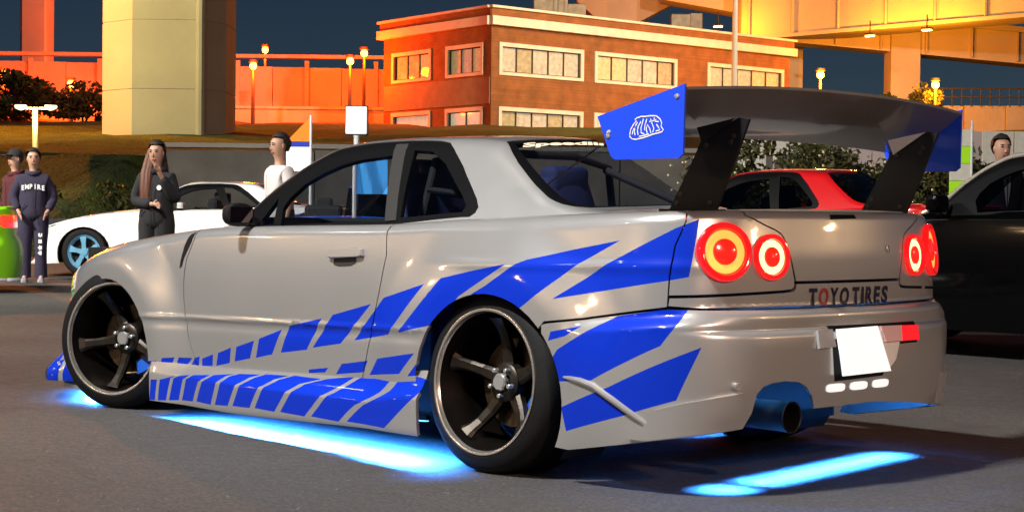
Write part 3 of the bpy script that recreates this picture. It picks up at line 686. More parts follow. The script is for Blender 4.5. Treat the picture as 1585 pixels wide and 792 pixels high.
mat('gold_decal', (.80, .70, .50), .5)
mat('seat_blue', (.008, .02, .10), .75, bump=.4, bscale=240)
mat('interior_black', (.014, .014, .016), .8, bump=.3, bscale=200)
mat('muffler_steel', (.35, .34, .33), .3, .9)
mat('wing_skin', (.15, .14, .135), .33, .1, coat=.8, var=.12, scale=5)
mat('white_lens', (.75, .76, .78), .15, coat=1, var=.45, scale=40)
mat('amber_lens', (.8, .16, .01), .15, coat=1)
mat('neon_blue', (.3, .6, 1), .4, emis=(.05, .35, 1), estr=14)

car = thing('sports_coupe', (0, 0, 0), label='silver coupe with blue slash livery, tall rear wing and blue underglow', cat='car')
def T(x, ext=0.0): return float(_zb(x) - _rad(x) + _rad(x) * math.pi / 2 + ext)
def XS(s): return float(_fx(abs(s)))
def topline(s0, s1, ext, n=14):
    return [(s0 + (s1 - s0) * k / n, T(XS(s0 + (s1 - s0) * k / n), ext)) for k in range(n + 1)]
GAP = .0028
ARCH_R = ellipse(S(2.675), .300, .385, .362); ARCH_F = ellipse(S(0.0), .285, .372, .340)
DF = [(3.622, .86), (3.6263, .8209), (3.655, .765), (3.6719, .7379), (3.685, .68), (3.6889, .6198), (3.684, .55), (3.6699, .4736), (3.6508, .3715), (3.622, .31), (3.5884, .252)]
DR = [(2.2579, .88), (2.2444, .788), (2.2753, .6468), (2.3193, .4908), (2.3784, .3187), (2.40, .262)]
P_DOOR = DF + DR[::-1] + topline(2.256, 3.618, .012)
xf = -.47
P_FEND = [(S(.36), .250)] + [(s + .0, z) for s, z in DF[::-1]] + topline(3.618, S(xf), .10)[1:] + [(S(xf), .52), (S(-.30), .46), (S(-.2), .275)]
P_QUART = [(2.2579, .88)] + DR[1:] + [(S(2.3), .275), (1.6, .30), (1.33, .575), (1.3198, .5752), (1.167, .5938), (1.0154, .6181), (.8394, .6447), (.8353, .7454), (.819, .855), (.781, .9387)] \
    + [(s, T(XS(s), e)) for s, e in ((.778, .0), (.86, .02), (.95, .06), (1.1, .10), (1.4, .12), (1.7, .12), (2.0, .10), (2.25, .012))]
P_TAIL = [(.838, .6835), (.8353, .7454), (.819, .855), (.781, .9387), (.772, T(XS(.77), .02)), (.66, T(XS(.66), .02)), (.5417, T(XS(.54), .02)), (.5417, .9614), (.46, .928), (.405, .908), (.381, .8949), (.358, .86), (.3453, .8117), (.326, .735),
          (.327, .712), (.340, .702), (.3743, .6995), (.6931, .6885)]
P_LID = [(-.532, T(XS(.54), .03)), (-.5417, .9614), (-.46, .928), (-.405, .908), (-.381, .8949), (-.358, .86), (-.3453, .8117), (-.3205, .7295), (.3205, .7295), (.3453, .8117), (.358, .86), (.381, .8949), (.405, .908), (.46, .928), (.5417, .9614), (.532, T(XS(.54), .03))] \
    + [(s, T(XS(s), .03)) for s in (.36, .18, 0, -.18, -.36)]
_hl = [(.8395, .648), (.8358, .6785), (.6931, .6835), (.3743, .6945), (.334, .698), (.322, .707), (.3195, .7245)]
P_RPAN = _hl + mirror_poly(_hl) + [(-s, .6425) for s in np.linspace(-.7, .7, 15)][::-1][::-1]
P_RPAN = _hl + [(-a, b) for a, b in _hl[::-1]] + [(s, .6425) for s in np.linspace(-.75, .75, 15)]
_bt = [(1.345, .565), (1.3198, .5722), (1.167, .5908), (1.0154, .6151), (.8394, .6410)]
_bb = [(1.35, .13), (1.2287, .125), (1.0215, .1623), (.7957, .2036), (.62, .230)]
P_BUMP = _bt[:] + [(s, .6395) for s in np.linspace(.7, -.7, 15)] + [(-a, b) for a, b in _bt[::-1]] + [(-a, b) for a, b in _bb] + [(-.5265, .2419), (-.3, .27), (-.0572, .2889),
    (.2814, .2862), (.290, .310), (.3003, .3354), (.33, .366), (.37, .3846), (.43, .390), (.4886, .386), (.525, .375), (.548, .352), (.562, .2875), (.5873, .236)] + _bb[::-1]
P_SKIRT = [(S(2.345), .075), (S(.40), .075), (S(.40), .258), (S(.8), .262), (S(1.3), .275), (S(1.8), .290), (S(2.345), .305)]

SIL = MATS['silver_paint']
panels = {}
def panel(name, fn, poly, holes, both, key, step=.028, m=SIL, gap=GAP, depth=.014):
    p = inset(poly, gap); out = []
    near = []
    for sp in (SKIRT_STRIPES if key == 'skirt' else STRIPES if key in ('fend', 'door', 'quart', 'tail', 'bump') else []):
        if max(a for a, b in sp) < min(a for a, b in p) or min(a for a, b in sp) > max(a for a, b in p): continue
        near.append(sp)
    for mir in ((False, True) if both else (False,)):
        mb = patch(fn, p, list(holes) + ([] if mir else near), step=step, vstep=.011, bstep=.014, depth=depth, mirror=mir)
        out.append(mb.build(name, m, car))
    for sp in near:          # vinyl laid flush in the panel
        mb = patch(fn, p, holes, clip=sp, step=step, vstep=.011, bstep=.014, depth=0)
        if mb: mb.build('blue_stripe', MATS['blue_vinyl'], out[0])
    panels[key] = (out[0], p, holes, fn)
    return out
panel('door', WS, P_DOOR, [], True, 'door')
panel('front_fender', WS, P_FEND, [ARCH_F], True, 'fend')
panel('quarter_panel', WS, P_QUART, [ARCH_R], True, 'quart')
panel('tail_panel', WS, P_TAIL, [], True, 'tail')
panel('trunk_lid', WS, P_LID, [], False, 'lid')
panel('rear_panel', WS, P_RPAN, [], False, 'rpan', step=.02)
panel('rear_bumper', WS, P_BUMP, [ARCH_R, [(-a, b) for a, b in ARCH_R]], False, 'bump', step=.024)
panel('side_skirt', SK, P_SKIRT, [], True, 'skirt', step=.02, gap=.001)
# front end
P_FB = [(S(-.30), .10), (S(-.30), .44), (S(xf), .515), (5.25, .535), (SMAX, .54), (SMAX, .08), (5.2, .08)]
for mir in (False, True):
    patch(WS, inset(P_FB, GAP), [ARCH_F], step=.03, mirror=mir).build('front_bumper', SIL, car)
    hl = patch(WS, [(S(-.375), .560), (S(xf), .535), (5.25, .542), (5.28, .60), (S(xf), .655), (S(-.40), .672)], step=.025, mirror=mir, off=.004).build('headlight', MATS['white_lens'], car)
    patch(WS, [(S(-.385), .575), (S(-.45), .560), (S(-.44), .612), (S(-.395), .64)], step=.02, mirror=mir, off=.008).build('indicator', MATS['amber_lens'], hl)
    patch(WS, [(S(-.36), .44), (S(-.49), .47), (S(-.47), .505), (S(-.34), .47)], step=.02, mirror=mir, off=.005, depth=.008).build('side_marker', MATS['amber_lens'], car)
def HOOD(x, y):
    y = np.asarray(y, float); x = np.asarray(x, float)
    return np.stack([x, y, _zb(x) + .004 + .035 * (1 - (y / .72) ** 2) * sstep(-.8, -.3, x)], -1)
patch(HOOD, [(.80, -.70), (.80, .70), (-.40, .69), (-.60, .56), (-.72, .36), (-.745, 0), (-.72, -.36), (-.60, -.56), (-.40, -.69)], step=.06, flip=False).build('hood', SIL, car)
def DECK(x, y):
    y = np.asarray(y, float); x = np.asarray(x, float)
    return np.stack([x, y, _zb(x) + .003 + .006 * (1 - (y / .7) ** 2)], -1)
patch(DECK, [(2.98, -.66), (3.30, -.655), (3.46, -.60), (3.545, -.50), (3.585, -.30), (3.60, 0), (3.585, .30), (3.545, .50), (3.46, .60), (3.30, .655), (2.98, .66)], step=.06).build('trunk_deck', SIL, car)
# livery
ST = MATS['blue_vinyl']
for k in range(4):   # slashes on the front bumper corner ahead of the wheel
    s0 = S(-.36) + .012 + k * .075
    fb = [o for o in car.children if o.name.startswith('front_bumper')][0]
    mb = patch(WS, inset(P_FB, GAP), [ARCH_F], clip=[(s0, .09), (s0 + .058, .09), (s0 + .035, .29 - k * .03), (s0 - .02, .30 - k * .03)], step=.03, bstep=.015, off=.0012, depth=0)
    if mb: mb.build('blue_stripe', ST, fb)
# front splitter lip
m = MB(); m.prism([(-.30, -.84), (-.55, -.80), (-.74, -.66), (-.86, -.38), (-.90, 0), (-.86, .38), (-.74, .66), (-.55, .80), (-.30, .84)], .062, .080, 2); m.build('front_splitter', MATS['silver_paint'], car)
# greenhouse
WIN_TRIM = [(.985, .015), (.992, .372), (1.10, .392), (1.245, .400), (1.443, .397), (1.628, .405), (1.834, .406), (2.03, .396), (2.10, .386), (2.156, .362), (2.266, .285), (2.437, .141), (2.466, .100), (2.462, .066), (2.44, .042), (2.021, .021), (1.578, .006)]
_wh = [(1.41, .440), (1.375, .70), (1.37, .98)]; _wl = [(.735, .98), (.745, .7), (.80, .455), (1.0, .432), (1.2, .432)]
P_WS = _wh + [(x, 2 * V3 - v) for x, v in _wh[-2::-1]] + [(x, 2 * V3 - v) for x, v in _wl[:0:-1]] + _wl
_rl = [(2.372, .430), (2.46, .414), (2.5465, .402), (2.705, .396), (2.7937, .397), (2.87, .402), (2.92, .415), (2.955, .44), (3.0, .6), (3.015, .98)]; _rt = [(2.362, .6), (2.355, .98)]
P_RG = _rl + [(x, 2 * V3 - v) for x, v in _rl[-2::-1]] + [(x, 2 * V3 - v) for x, v in _rt] [:1] + [(2.355, .98)] + _rt[:1]
mir = lambda p: [(x, 2 * V3 - v) for x, v in p][::-1]
P_GH = [(.72, 0), (3.08, 0), (3.08, V1), (3.08, V3), (3.08, 2 * V3 - V1), (3.08, 2 * V3), (.72, 2 * V3), (.72, V3)]
roof = patch(GS, P_GH, [WIN_TRIM, mir(WIN_TRIM), P_WS, P_RG], step=.035, bstep=.016, depth=.012).build('roof_shell', SIL, car)
BK = MATS['black_trim']
for i, q in enumerate((lambda p: p, mir)):
    tr = patch(GS, q(inset(WIN_TRIM, .001)), [q(WIN_DOOR), q(WIN_QUARTER), q(WIN_VENT)], step=.03, bstep=.014, off=-.003, depth=.02).build('window_surround', BK, car)
    patch(GS, q(WIN_BP), step=.03, off=.002, depth=.006).build('centre_pillar', MATS['pillar_grey'], car)
    for nm, w in (('door_window', WIN_DOOR), ('quarter_window', WIN_QUARTER), ('vent_window', WIN_VENT)):
        patch(GS, q(inset(w, -.006)), step=.05, bstep=.03, off=-.010, depth=0).build(nm, MATS['car_glass'], car)
    b = MB(); 
rin = inset(P_RG, .035)
patch(GS, inset(P_RG, .001), [rin], step=.03, bstep=.016, off=-.003, depth=.02).build('rear_window_border', BK, car)
rg = patch(GS, inset(P_RG, .030), step=.06, bstep=.03, off=-.009, depth=0).build('rear_window', MATS['rear_glass'], car)
wsb = patch(GS, inset(P_WS, .001), [inset(P_WS, .04)], step=.04, bstep=.02, off=-.003, depth=.01).build('windscreen_border', BK, car)
patch(GS, inset(P_WS, .035), step=.08, bstep=.04, off=-.009, depth=0).build('windscreen', MATS['car_glass'], car)
def on_surface(V, F, fn, pos, off, name, m, parent):
    U = np.array([pos(x, y) for x, y, z in V]); P = fn(U[:, 0], U[:, 1]); e = 1e-3
    N = np.cross(fn(U[:, 0] + e, U[:, 1]) - fn(U[:, 0] - e, U[:, 1]), fn(U[:, 0], U[:, 1] + e) - fn(U[:, 0], U[:, 1] - e)); N /= np.linalg.norm(N, axis=1, keepdims=True)
    if fn in FLIPPED: N = -N
    P = P + N * (off + np.array([v[2] for v in V])[:, None])
    return MB().add([tuple(p) for p in P], F).build(name, m, parent)
# tail lettering, letter by letter along the panel
rp = panels['rpan'][0]
xx = .252
for i, (ch, w) in enumerate(zip('TOYO TIRES', (.054, .064, .056, .064, .012, .052, .030, .056, .052, .054))):
    if ch != ' ':
        V, F = text_mesh(ch, .083, .0036, shear=.06)
        x0 = min(v[0] for v in V); x1 = max(v[0] for v in V); k = (w - .009) / (x1 - x0) if ch != 'I' else 1.0; x0 -= 0 if ch != 'I' else (w - .009 - (x1 - x0)) / 2
        on_surface([((v[0] - x0) * k, v[1], 0) for v in V], F, WS, lambda x, y, c=xx: (c - x, .6455 + y), .0015, 'letter', MATS['red_decal' if i == 1 else 'navy_decal'], rp)
    xx -= w
# windscreen banner lettering at the top of the rear window
V, F = text_mesh('Speedline', .082, .0035, shear=.25); kx = .62 / max(v[0] for v in V)
on_surface([(v[0] * kx, v[1], 0) for v in V], F, GS, lambda x, y: (2.445 - y * .55, .475 + x), .001, 'banner_lettering', MATS['gold_decal'], rg)
# ---- tail lamps
def frame_at(s, t):
    p = Vector(WS(s, t)); e = 1e-3
    du = Vector(WS(s + e, t) - WS(s - e, t)).normalized(); dv = Vector(WS(s, t + e) - WS(s, t - e)).normalized(); n = du.cross(dv).normalized()
    return p, n
def disc_frame(p, n):
    z = Vector((0, 0, 1)); x = z.cross(n).normalized() * -1; zz = n.cross(x) * -1
    y = -n
    M = Matrix((( x.x, y.x, zz.x, p.x), (x.y, y.y, zz.y, p.y), (x.z, y.z, zz.z, p.z), (0, 0, 0, 1)))
    return M
for s, t, R, ring, lab in ((.6409, .8347, .1015, 'ring_amber', None), (.4426, .8167, .080, 'ring_bright', None), (-.4426, .8167, .080, 'ring_bright', None), (-.6409, .8347, .1015, 'ring_amber', None)):
    p, n = frame_at(s, t)
    if n.x < 0: n = -n
    M = disc_frame(p, n)
    k = R
    o = MB().lathe([(-.02, k), (.010, k), (.016, k * .97), (.017, k * .90), (.012, k * .80), (.004, k * .76), (.003, k * .74), (.003, .0)], 56, M=M).build('taillight', MATS['red_lens'], car)
    MB().lathe([(.004, k * .74), (.006, k * .73), (.008, k * .60), (.006, k * .46), (.004, k * .45)], 56, M=M).build('light_ring', MATS[ring], o)
    MB().lathe([(.004, k * .45), (.010, k * .43), (.014, k * .30), (.016, 0.0001)], 40, M=M).build('lamp_core', MATS['red_core'], o)
# third brake light slot, key lock
p = panels['lid'][0]
patch(WS, [(.112, .949), (-.048, .953), (-.044, .968), (.108, .966)], step=.02, off=.0012, depth=.004).build('brake_light_slot', BK, p)
pp, n = frame_at(-.2352, .842); MB().lathe([(0, .014), (.005, .014), (.006, .009), (.002, .008), (.002, 0)], 20, M=disc_frame(pp, n if n.x > 0 else -n)).build('lock', MATS['chrome_cap'], p)
# number plate, reflector, white flap, stickers
bo = panels['bump'][0]
patch(WS, [(.21, .575), (-.345, .572), (-.335, .495), (-.14, .495), (-.10, .385), (.185, .380)], step=.04, off=.002, depth=.002).build('plate_recess', BK, bo)
def plate_quad(name, pts, off, thick, m, parent):
    P = [Vector(WS(s, t)) for s, t in pts]; n = (P[1] - P[0]).cross(P[2] - P[0]).normalized()
    if n.x < 0: n = -n
    a = [q + n * off for q in P]; b = [q + n * (off + thick) for q in P]; k = len(P)
    return MB().add(a + b, [tuple(range(k))[::-1], tuple(range(k, 2 * k))] + [(i, (i + 1) % k, k + (i + 1) % k, k + i) for i in range(k)]).build(name, m, parent)
plate_quad('number_plate', [(.197, .562), (-.044, .565), (-.111, .400), (.172, .397)], .022, .008, MATS['lit_plate'], car)
plate_quad('plate_flap', [(-.062, .552), (-.150, .548), (-.190, .510), (-.165, .44), (-.118, .405)], .010, .004, MATS['plate_white'], car)
plate_quad('fog_lamp', [(-.205, .560), (-.312, .558), (-.311, .503), (-.196, .504)], .006, .02, MATS['red_lens'], car)
plate_quad('reversing_lamp', [(-.070, .562), (-.203, .560), (-.194, .504), (-.086, .504)], .006, .016, mat('pink_lens', (.75, .45, .42), .15, coat=1), car)
plate_quad('tow_bracket', [(.285, .560), (.205, .562), (.20, .500), (.285, .497)], .004, .012, mat('grey_bracket', (.30, .30, .30), .5, var=.2), car)
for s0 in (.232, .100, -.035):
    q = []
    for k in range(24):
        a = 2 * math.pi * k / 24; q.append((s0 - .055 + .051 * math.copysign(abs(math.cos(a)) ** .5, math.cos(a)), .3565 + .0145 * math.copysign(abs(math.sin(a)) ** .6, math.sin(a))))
    patch(WS, q, step=.03, off=.003, depth=.003).build('glow_sticker', mat('sticker_glow', (.85, .85, .85), .4, emis=(1, 1, 1), estr=.7), bo)  # white stickers given a glow so they read bright on the dim tail
# canard ridge on the bumper corner
m = MB(); rp_ = []
for s, t in ((1.235, .385), (1.20, .384), (1.15, .379), (1.0947, .366), (1.02, .325), (.95, .281), (.90, .25), (.88, .237)):
    rp_.append(Vector(WS(s, t)) )
m.tube(rp_, [.005, .009, .012, .013, .013, .012, .009, .003], 10); m.build('canard', SIL, car)
# lower valance standing proud at both rear corners
LIP = [(.960, .196), (.9329, .2192), (.8825, .263), (.8671, .3002), (.7782, .3288), (.6879, .3497), (.610, .362), (.604, .2881), (.600, .2412), (.6993, .2268), (.7958, .2125), (.8993, .1929)]
for sg in (1, -1):
    patch(WS, [(a * sg, b) for a, b in LIP], step=.025, vstep=.012, bstep=.012, off=.016, depth=.018).build('rear_valance', SIL, car)
# tow hook + exhaust
e = Vector((3.60, -.372, .262))
m = MB().lathe([(-.26, .050), (.075, .054), (.082, .057), (.084, .054), (.08, .050), (-.20, .046)], 32, M=Matrix.Translation(e) @ Matrix.Rotation(rad(90), 4, 'Z')); m.build('exhaust_tip', MATS['black_plastic'], car)
m = MB().lathe([(0, 0.001), (0, .10), (.02, .115), (.34, .115), (.36, .10), (.36, .001)], 32, M=Matrix.Translation((2.86, -.33, .29)) @ Matrix.Rotation(rad(90), 4, 'Z')); m.build('muffler', MATS['muffler_steel'], car)
m = MB(); pp, n = frame_at(.63, .385); m.tube([pp - n * .02, pp + n * .03], .012, 10); m.tube([pp + n * .03 + Vector((0, .0, .02)), pp + n * .05, pp + n * .03 - Vector((0, 0, .03))], .008, 8); m.build('tow_hook', MATS['chrome_cap'], car)
# ---- door handles, mirrors
for sg in (1, -1):
    d = [o for o in car.children if o.name.split('.')[0] == 'door'][0 if sg == 1 else 1]
    hs = lambda s, t, off: Vector((lambda P, N: P + N * off)(*frame_at(s, t))) if True else None
    def hp(s, t, off):
        P, N = frame_at(s, t)
        if N.y > 0: N = -N
        q = P + N * off; return Vector((q.x, q.y * sg, q.z))
    pts = [(2.600, .770), (2.600, .800), (2.585, .806), (2.40, .8135), (2.385, .808), (2.382, .782), (2.40, .776), (2.585, .766)]
    a = [hp(s, t, -.004) for s, t in pts]; b = [hp(s, t, .014) for s, t in pts]; c = [hp(2.49 + (s - 2.49) * .95, .789 + (t - .789) * .8, .019) for s, t in pts]; k = len(pts)
    MB().add(a + b + c, [tuple(range(2 * k, 3 * k))] + [(i, (i + 1) % k, k + (i + 1) % k, k + i) for i in range(k)] + [(k + i, k + (i + 1) % k, 2 * k + (i + 1) % k, 2 * k + i) for i in range(k)]).build('door_handle', SIL, d)
    q = [(2.575, .742), (2.575, .768), (2.43, .775), (2.43, .752), (2.46, .740), (2.54, .735)]
    MB().add([hp(s, t, .0015) for s, t in q], [tuple(range(6))]).build('handle_recess', MATS['pillar_grey'], d)
    m = MB(); c = Vector((1.09, -.885 * sg, .940))
    bm = bmesh.new(); bmesh.ops.create_uvsphere(bm, u_segments=20, v_segments=12, radius=1)
    for v in bm.verts:
        x, y, z = v.co; x = math.copysign(abs(x) ** .7, x); z = math.copysign(abs(z) ** .7, z); v.co = Vector((x * .045, y * .075, z * .052)) + c
        if x > 0: v.co.x = c.x + min(v.co.x - c.x, .022)
    bm.verts.index_update(); m.add([v.co for v in bm.verts], [[v.index for v in f.verts] for f in bm.faces], True); bm.free()
    m.tube([c + Vector((.0, .05 * sg, -.03)), Vector((1.08, -.775 * sg, .905))], [.022, .026], 10)
    mo = m.build('door_mirror', MATS['black_plastic'], car)
    MB().prism([(c.y - .058, c.z - .034), (c.y + .058, c.z - .034), (c.y + .058, c.z + .034), (c.y - .058, c.z + .034)], c.x + .0225, c.x + .0255, 0).build('mirror_glass', mat('mirror_silver', (.8, .8, .8), .03, 1), mo)
# black vent slashes in the front fenders beside the door
for mir_ in (False, True):
    fo = [o for o in car.children if o.name.split('.')[0] == 'front_fender'][1 if mir_ else 0]
    patch(WS, [(3.632, .862), (3.665, .850), (3.700, .790), (3.722, .725), (3.726, .690), (3.710, .70), (3.692, .742), (3.662, .785), (3.640, .820)], step=.02, vstep=.01, bstep=.012, off=.0015, depth=.004, mirror=mir_).build('fender_vent', MATS['black_plastic'], fo)
# ---- tub, floor, wells, cabin
m = MB(); m.span((-.66, -.61, .15), (3.16, .61, .20)); m.span((-.66, -.60, .2), (.72, .60, .76)); m.span((2.80, -.60, .2), (3.22, .60, .90))
m.span((.72, -.74, .2), (2.20, -.70, .86)); m.span((.72, .70, .2), (2.20, .74, .86)); m.span((2.2, -.62, .2), (2.8, -.58, .90)); m.span((2.2, .58, .2), (2.8, .62, .90))
m.span((2.72, -.72, .86), (2.99, .72, .90)); m.span((.70, -.72, .78), (1.05, .72, .87))
m.build('underbody', MATS['underside_black'], car)
for wx, wz, rr in ((2.675, .315, .388), (0, .295, .374)):
    for sg in (-1, 1):
        m = MB(); n = 20; vs = []
        for k in range(n + 1):
            a = math.pi * (-.22 + 1.44 * k / n)
            for yy in (.58, .80 if wx > 1 else .775): vs.append((wx + rr * math.cos(a), yy * sg, wz + rr * math.sin(a) * .97))
        m.add(vs, [(2*k, 2*k+1, 2*k+3, 2*k+2) for k in range(n)], True); m.build('arch_liner', MATS['underside_black'], car, recalc=False)
def seat(cx, cy, w, rear=False):
    m = MB(); prof = [(.0, .0), (.06, .12), (.09, .30), (.10, .48), (.085, .62), (.06, .72)]
    if rear: prof = [(dx, z * .70) for dx, z in prof]
    vs = []; n = 9
    for (dx, z) in prof:
        ww = w * (1 if z < .5 else 1 - (z - .5) * 1.1)
        for j in range(n):
            u = -1 + 2 * j / (n - 1); vs.append((cx + dx - .07 * abs(u) ** 3 * (1 if not rear else .3), cy + u * ww, .42 + z - .05 * abs(u) ** 4))
    k = len(vs); vs += [(x + .11, y * .98 + cy * .02, z - .01) for x, y, z in vs]
    P = len(prof)
    fs = []
    for i in range(P - 1):
        for j in range(n - 1):
            a = i * n + j; fs.append((a, a + 1, a + n + 1, a + n)); fs.append((k + a, k + a + n, k + a + n + 1, k + a + 1))
    for i in range(P - 1):
        for j in (0, n - 1): a = i * n + j; fs.append((a, a + n, k + a + n, k + a))
    for j in range(n - 1):
        for i in (0, P - 1): a = i * n + j; fs.append((a, a + 1, k + a + 1, k + a))
    m.add(vs, fs, True); m.box((cx - .20, cy, .36), (.26, w * .95, .08), bev=.03)
    if not rear: m.box((cx + .13, cy, 1.10), (.05, .12, .075), bev=.03)
    return m.build('seat', MATS['seat_blue'], car, angle=60)
seat(1.72, -.36, .25); seat(1.72, .36, .25); seat(2.42, 0, .55, True)
m = MB(); m.box((.98, 0, .86), (.16, .70, .07), bev=.05); m.box((1.08, .36, .92), (.08, .18, .04), bev=.03); m.build('dashboard', MATS['interior_black'], car)
m = MB(); cc = Vector((1.26, .36, .90)); ax = Vector((.45, 0, .9))
uu = Vector((0, 1, 0)); vv = Vector((-.9, 0, .45)).normalized()
ring = [cc + (uu * math.cos(a) + vv * math.sin(a)) * .17 for a in np.linspace(0, 2 * math.pi, 33)]
m.tube(ring, .015, 8, caps=False)
for a in (0, 2.1, 4.2): m.tube([cc, cc + (uu * math.cos(a) + vv * math.sin(a)) * .17], .012, 6)
m.tube([cc, Vector((1.0, .36, .84))], .025, 8); m.build('steering_wheel', MATS['interior_black'], car)
m = MB()
for sg in (-1, 1): m.tube([(1.92, sg * .60, .30), (1.95, sg * .585, .9), (1.97, sg * .52, 1.17), (1.97, sg * .3, 1.215)], .019, 10)
m.tube([(1.97, -.3, 1.215), (1.97, .3, 1.215)], .019, 10); m.tube([(1.97, -.5, 1.16), (2.75, -.50, .90)], .017, 10); m.tube([(1.97, .5, 1.16), (2.75, .50, .90)], .017, 10)
m.tube([(1.96, -.56, 1.05), (2.74, .48, .90)], .016, 10); m.build('roll_cage', MATS['interior_black'], car)
m = MB().box((1.35, 0, 1.17), (.015, .11, .03), bev=.008); m.build('rear_view_mirror', MATS['interior_black'], car)

# ---- wheels
def build_wheel(loc, rz, camber, side, spoke0, R=.270, TR=.337):
    """local outboard axis is -y; side=+1 left, -1 right"""
    Mx = Matrix.Translation(loc) @ Matrix.Rotation(rz + (0 if side == 1 else math.pi), 4, 'Z') @ Matrix.Rotation(-camber, 4, 'X')
    w = MB().lathe([(-.004, R - .002), (-.010, R - .014), (-.030, R - .018), (-.060, R - .026), (-.13, R - .042), (-.24, R - .045), (-.27, R - .02), (-.272, R - .002), (-.262, R - .002), (-.24, R - .028), (-.13, R - .028), (-.02, R - .006)], 72, closed=True).build('wheel', MATS['barrel_metal'], car)
    w.matrix_local = Mx
    MB().lathe([(-.012, R - .016), (-.004, R - .012), (.003, R - .010), (.005, R - .005), (.004, R), (-.004, R + .001)], 90).build('rim_lip', MATS['polished_lip'], w)
    t = [(-.004, R + .000), (.002, R + .006), (.000, R + .014), (-.008, TR - .030), (-.022, TR - .012), (-.040, TR - .002), (-.050, TR)]
    x = -.055
    while x > -.235:
        t += [(x, TR + .001), (x - .030, TR + .001), (x - .032, TR - .007), (x - .039, TR - .007)]; x -= .041
    t += [(-.232, TR), (-.245, TR - .004), (-.262, TR - .015), (-.276, TR - .035), (-.272, R)]
    MB().lathe(t, 90).build('tyre', MATS['tyre_rubber'], w)
    # five concave spokes
    for k in range(5):
        a = spoke0 + k * 2 * math.pi / 5; m = MB(); vs = []
        prof = [(.030, .034, -.105, .050), (.075, .030, -.112, .042), (.13, .024, -.105, .034), (.18, .022, -.085, .030), (.215, .025, -.060, .028), (R - .034, .036, -.040, .022)]
        for r, hw, ax, th in prof:
            for u, e in ((-1, 0), (-.55, 1), (.55, 1), (1, 0)):
                vs.append((r, u * hw, ax + (0 if e else -.010)))
            vs += [(r, hw * .9, ax - th), (r, -hw * .9, ax - th)]
        n = 6; fs = []
        for i in range(len(prof) - 1):
            for j in range(n): j2 = (j + 1) % n; fs.append((i * n + j, i * n + j2, (i + 1) * n + j2, (i + 1) * n + j))
        fs += [tuple(range(n)), tuple(range((len(prof) - 1) * n, len(prof) * n))]
        ca, sa = math.cos(a), math.sin(a)
        m.add([(r * ca - q * sa, -ax, r * sa + q * ca) for r, q, ax in vs], fs, False); m.build('spoke', MATS['bronze_metal'], w)
    MB().lathe([(-.15, .075), (-.108, .072), (-.100, .062), (-.098, .040)], 40).build('hub', MATS['bronze_metal'], w)
    MB().lathe([(-.10, .034), (-.082, .033), (-.076, .028), (-.076, .0001)], 32).build('hub_cap', MATS['chrome_cap'], w)
    for k in range(5):
        a = spoke0 + (k + .5) * 2 * math.pi / 5
        MB().lathe([(-.10, .010), (-.078, .009), (-.076, .006), (-.076, .0001)], 8, M=Matrix.Translation((.052 * math.cos(a), 0, .052 * math.sin(a)))).build('lug_nut', MATS['chrome_cap'], w)
    MB().lathe([(-.165, .07), (-.160, .165), (-.180, .165), (-.185, .07)], 48, closed=True).build('brake_disc', MATS['disc_steel'], w)
    m = MB(); vs = []
    for k in range(9):
        a = rad(-75) + k * rad(70) / 8
        for r, ax in ((.115, -.148), (.178, -.148), (.178, -.20), (.115, -.20)): vs.append((r * math.cos(a), -ax, r * math.sin(a)))
    fs = [(0, 1, 2, 3), (35, 34, 33, 32)]
    for k in range(8):
        for j in range(4): j2 = (j + 1) % 4; fs.append((k * 4 + j, k * 4 + j2, k * 4 + 4 + j2, k * 4 + 4 + j))
    m.add(vs, fs); m.build('brake_caliper', MATS['caliper_blue'], w)
    return w
build_wheel(Vector((2.668, -.893, .338)), 0, rad(4.5), 1, rad(93))
build_wheel(Vector((2.668, .893, .338)), 0, rad(4.5), -1, rad(40))
build_wheel(Vector((.02, -.865, .337)), rad(WSTEER), rad(2.0), 1, rad(118))
build_wheel(Vector((.0, .86, .337)), rad(WSTEER), rad(2.0), -1, rad(10))

# ---- rear wing
def WING(u, v):      # u across -1..1, v chord 0 (leading) .. 1 (trailing)
    u = np.asarray(u, float); v = np.asarray(v, float)
    y = u * .842; rise = 1 - np.abs(u) ** 2.2
    x0 = 3.245 + .02 * rise; x1 = 3.585 + .035 * rise
    z0 = 1.225 + .020 * rise; z1 = 1.372 + .032 * rise
    return np.stack([x0 + (x1 - x0) * v, y + 0 * v, z0 + (z1 - z0) * v - .035 * np.sin(np.pi * v)], -1)
m = MB(); nu, nv = 40, 12; prof = []
for j in range(nv + 1): prof.append((j / nv, 0))
vs = []
for i in range(nu + 1):
    u = -1 + 2 * i / nu
    loop = []
    for j in range(nv + 1):
        v = j / nv; p = WING(u, v); loop.append((p[0], p[1], p[2]))
    up = []
    for j in range(nv, -1, -1):
        v = j / nv; p = WING(u, v); th = .012 + .032 * math.sin(math.pi * min(1, v * 1.05) ** .7) * (1 - v) ** .3 if v < .97 else .010
        up.append((p[0], p[1], p[2] + th))
    vs += loop + up
n = 2 * (nv + 1); fs = []
for i in range(nu):
    for j in range(n): j2 = (j + 1) % n; fs.append((i * n + j, i * n + j2, (i + 1) * n + j2, (i + 1) * n + j))
fs += [tuple(range(n)), tuple(range(nu * n, nu * n + n))]
m.add(vs, fs, True); m.build('wing_blade', MATS['wing_skin'], car, angle=40)
EPQ = [(3.190, 1.297), (3.585, 1.392), (3.580, 1.160), (3.560, 1.146), (3.275, 1.146), (3.255, 1.156)]
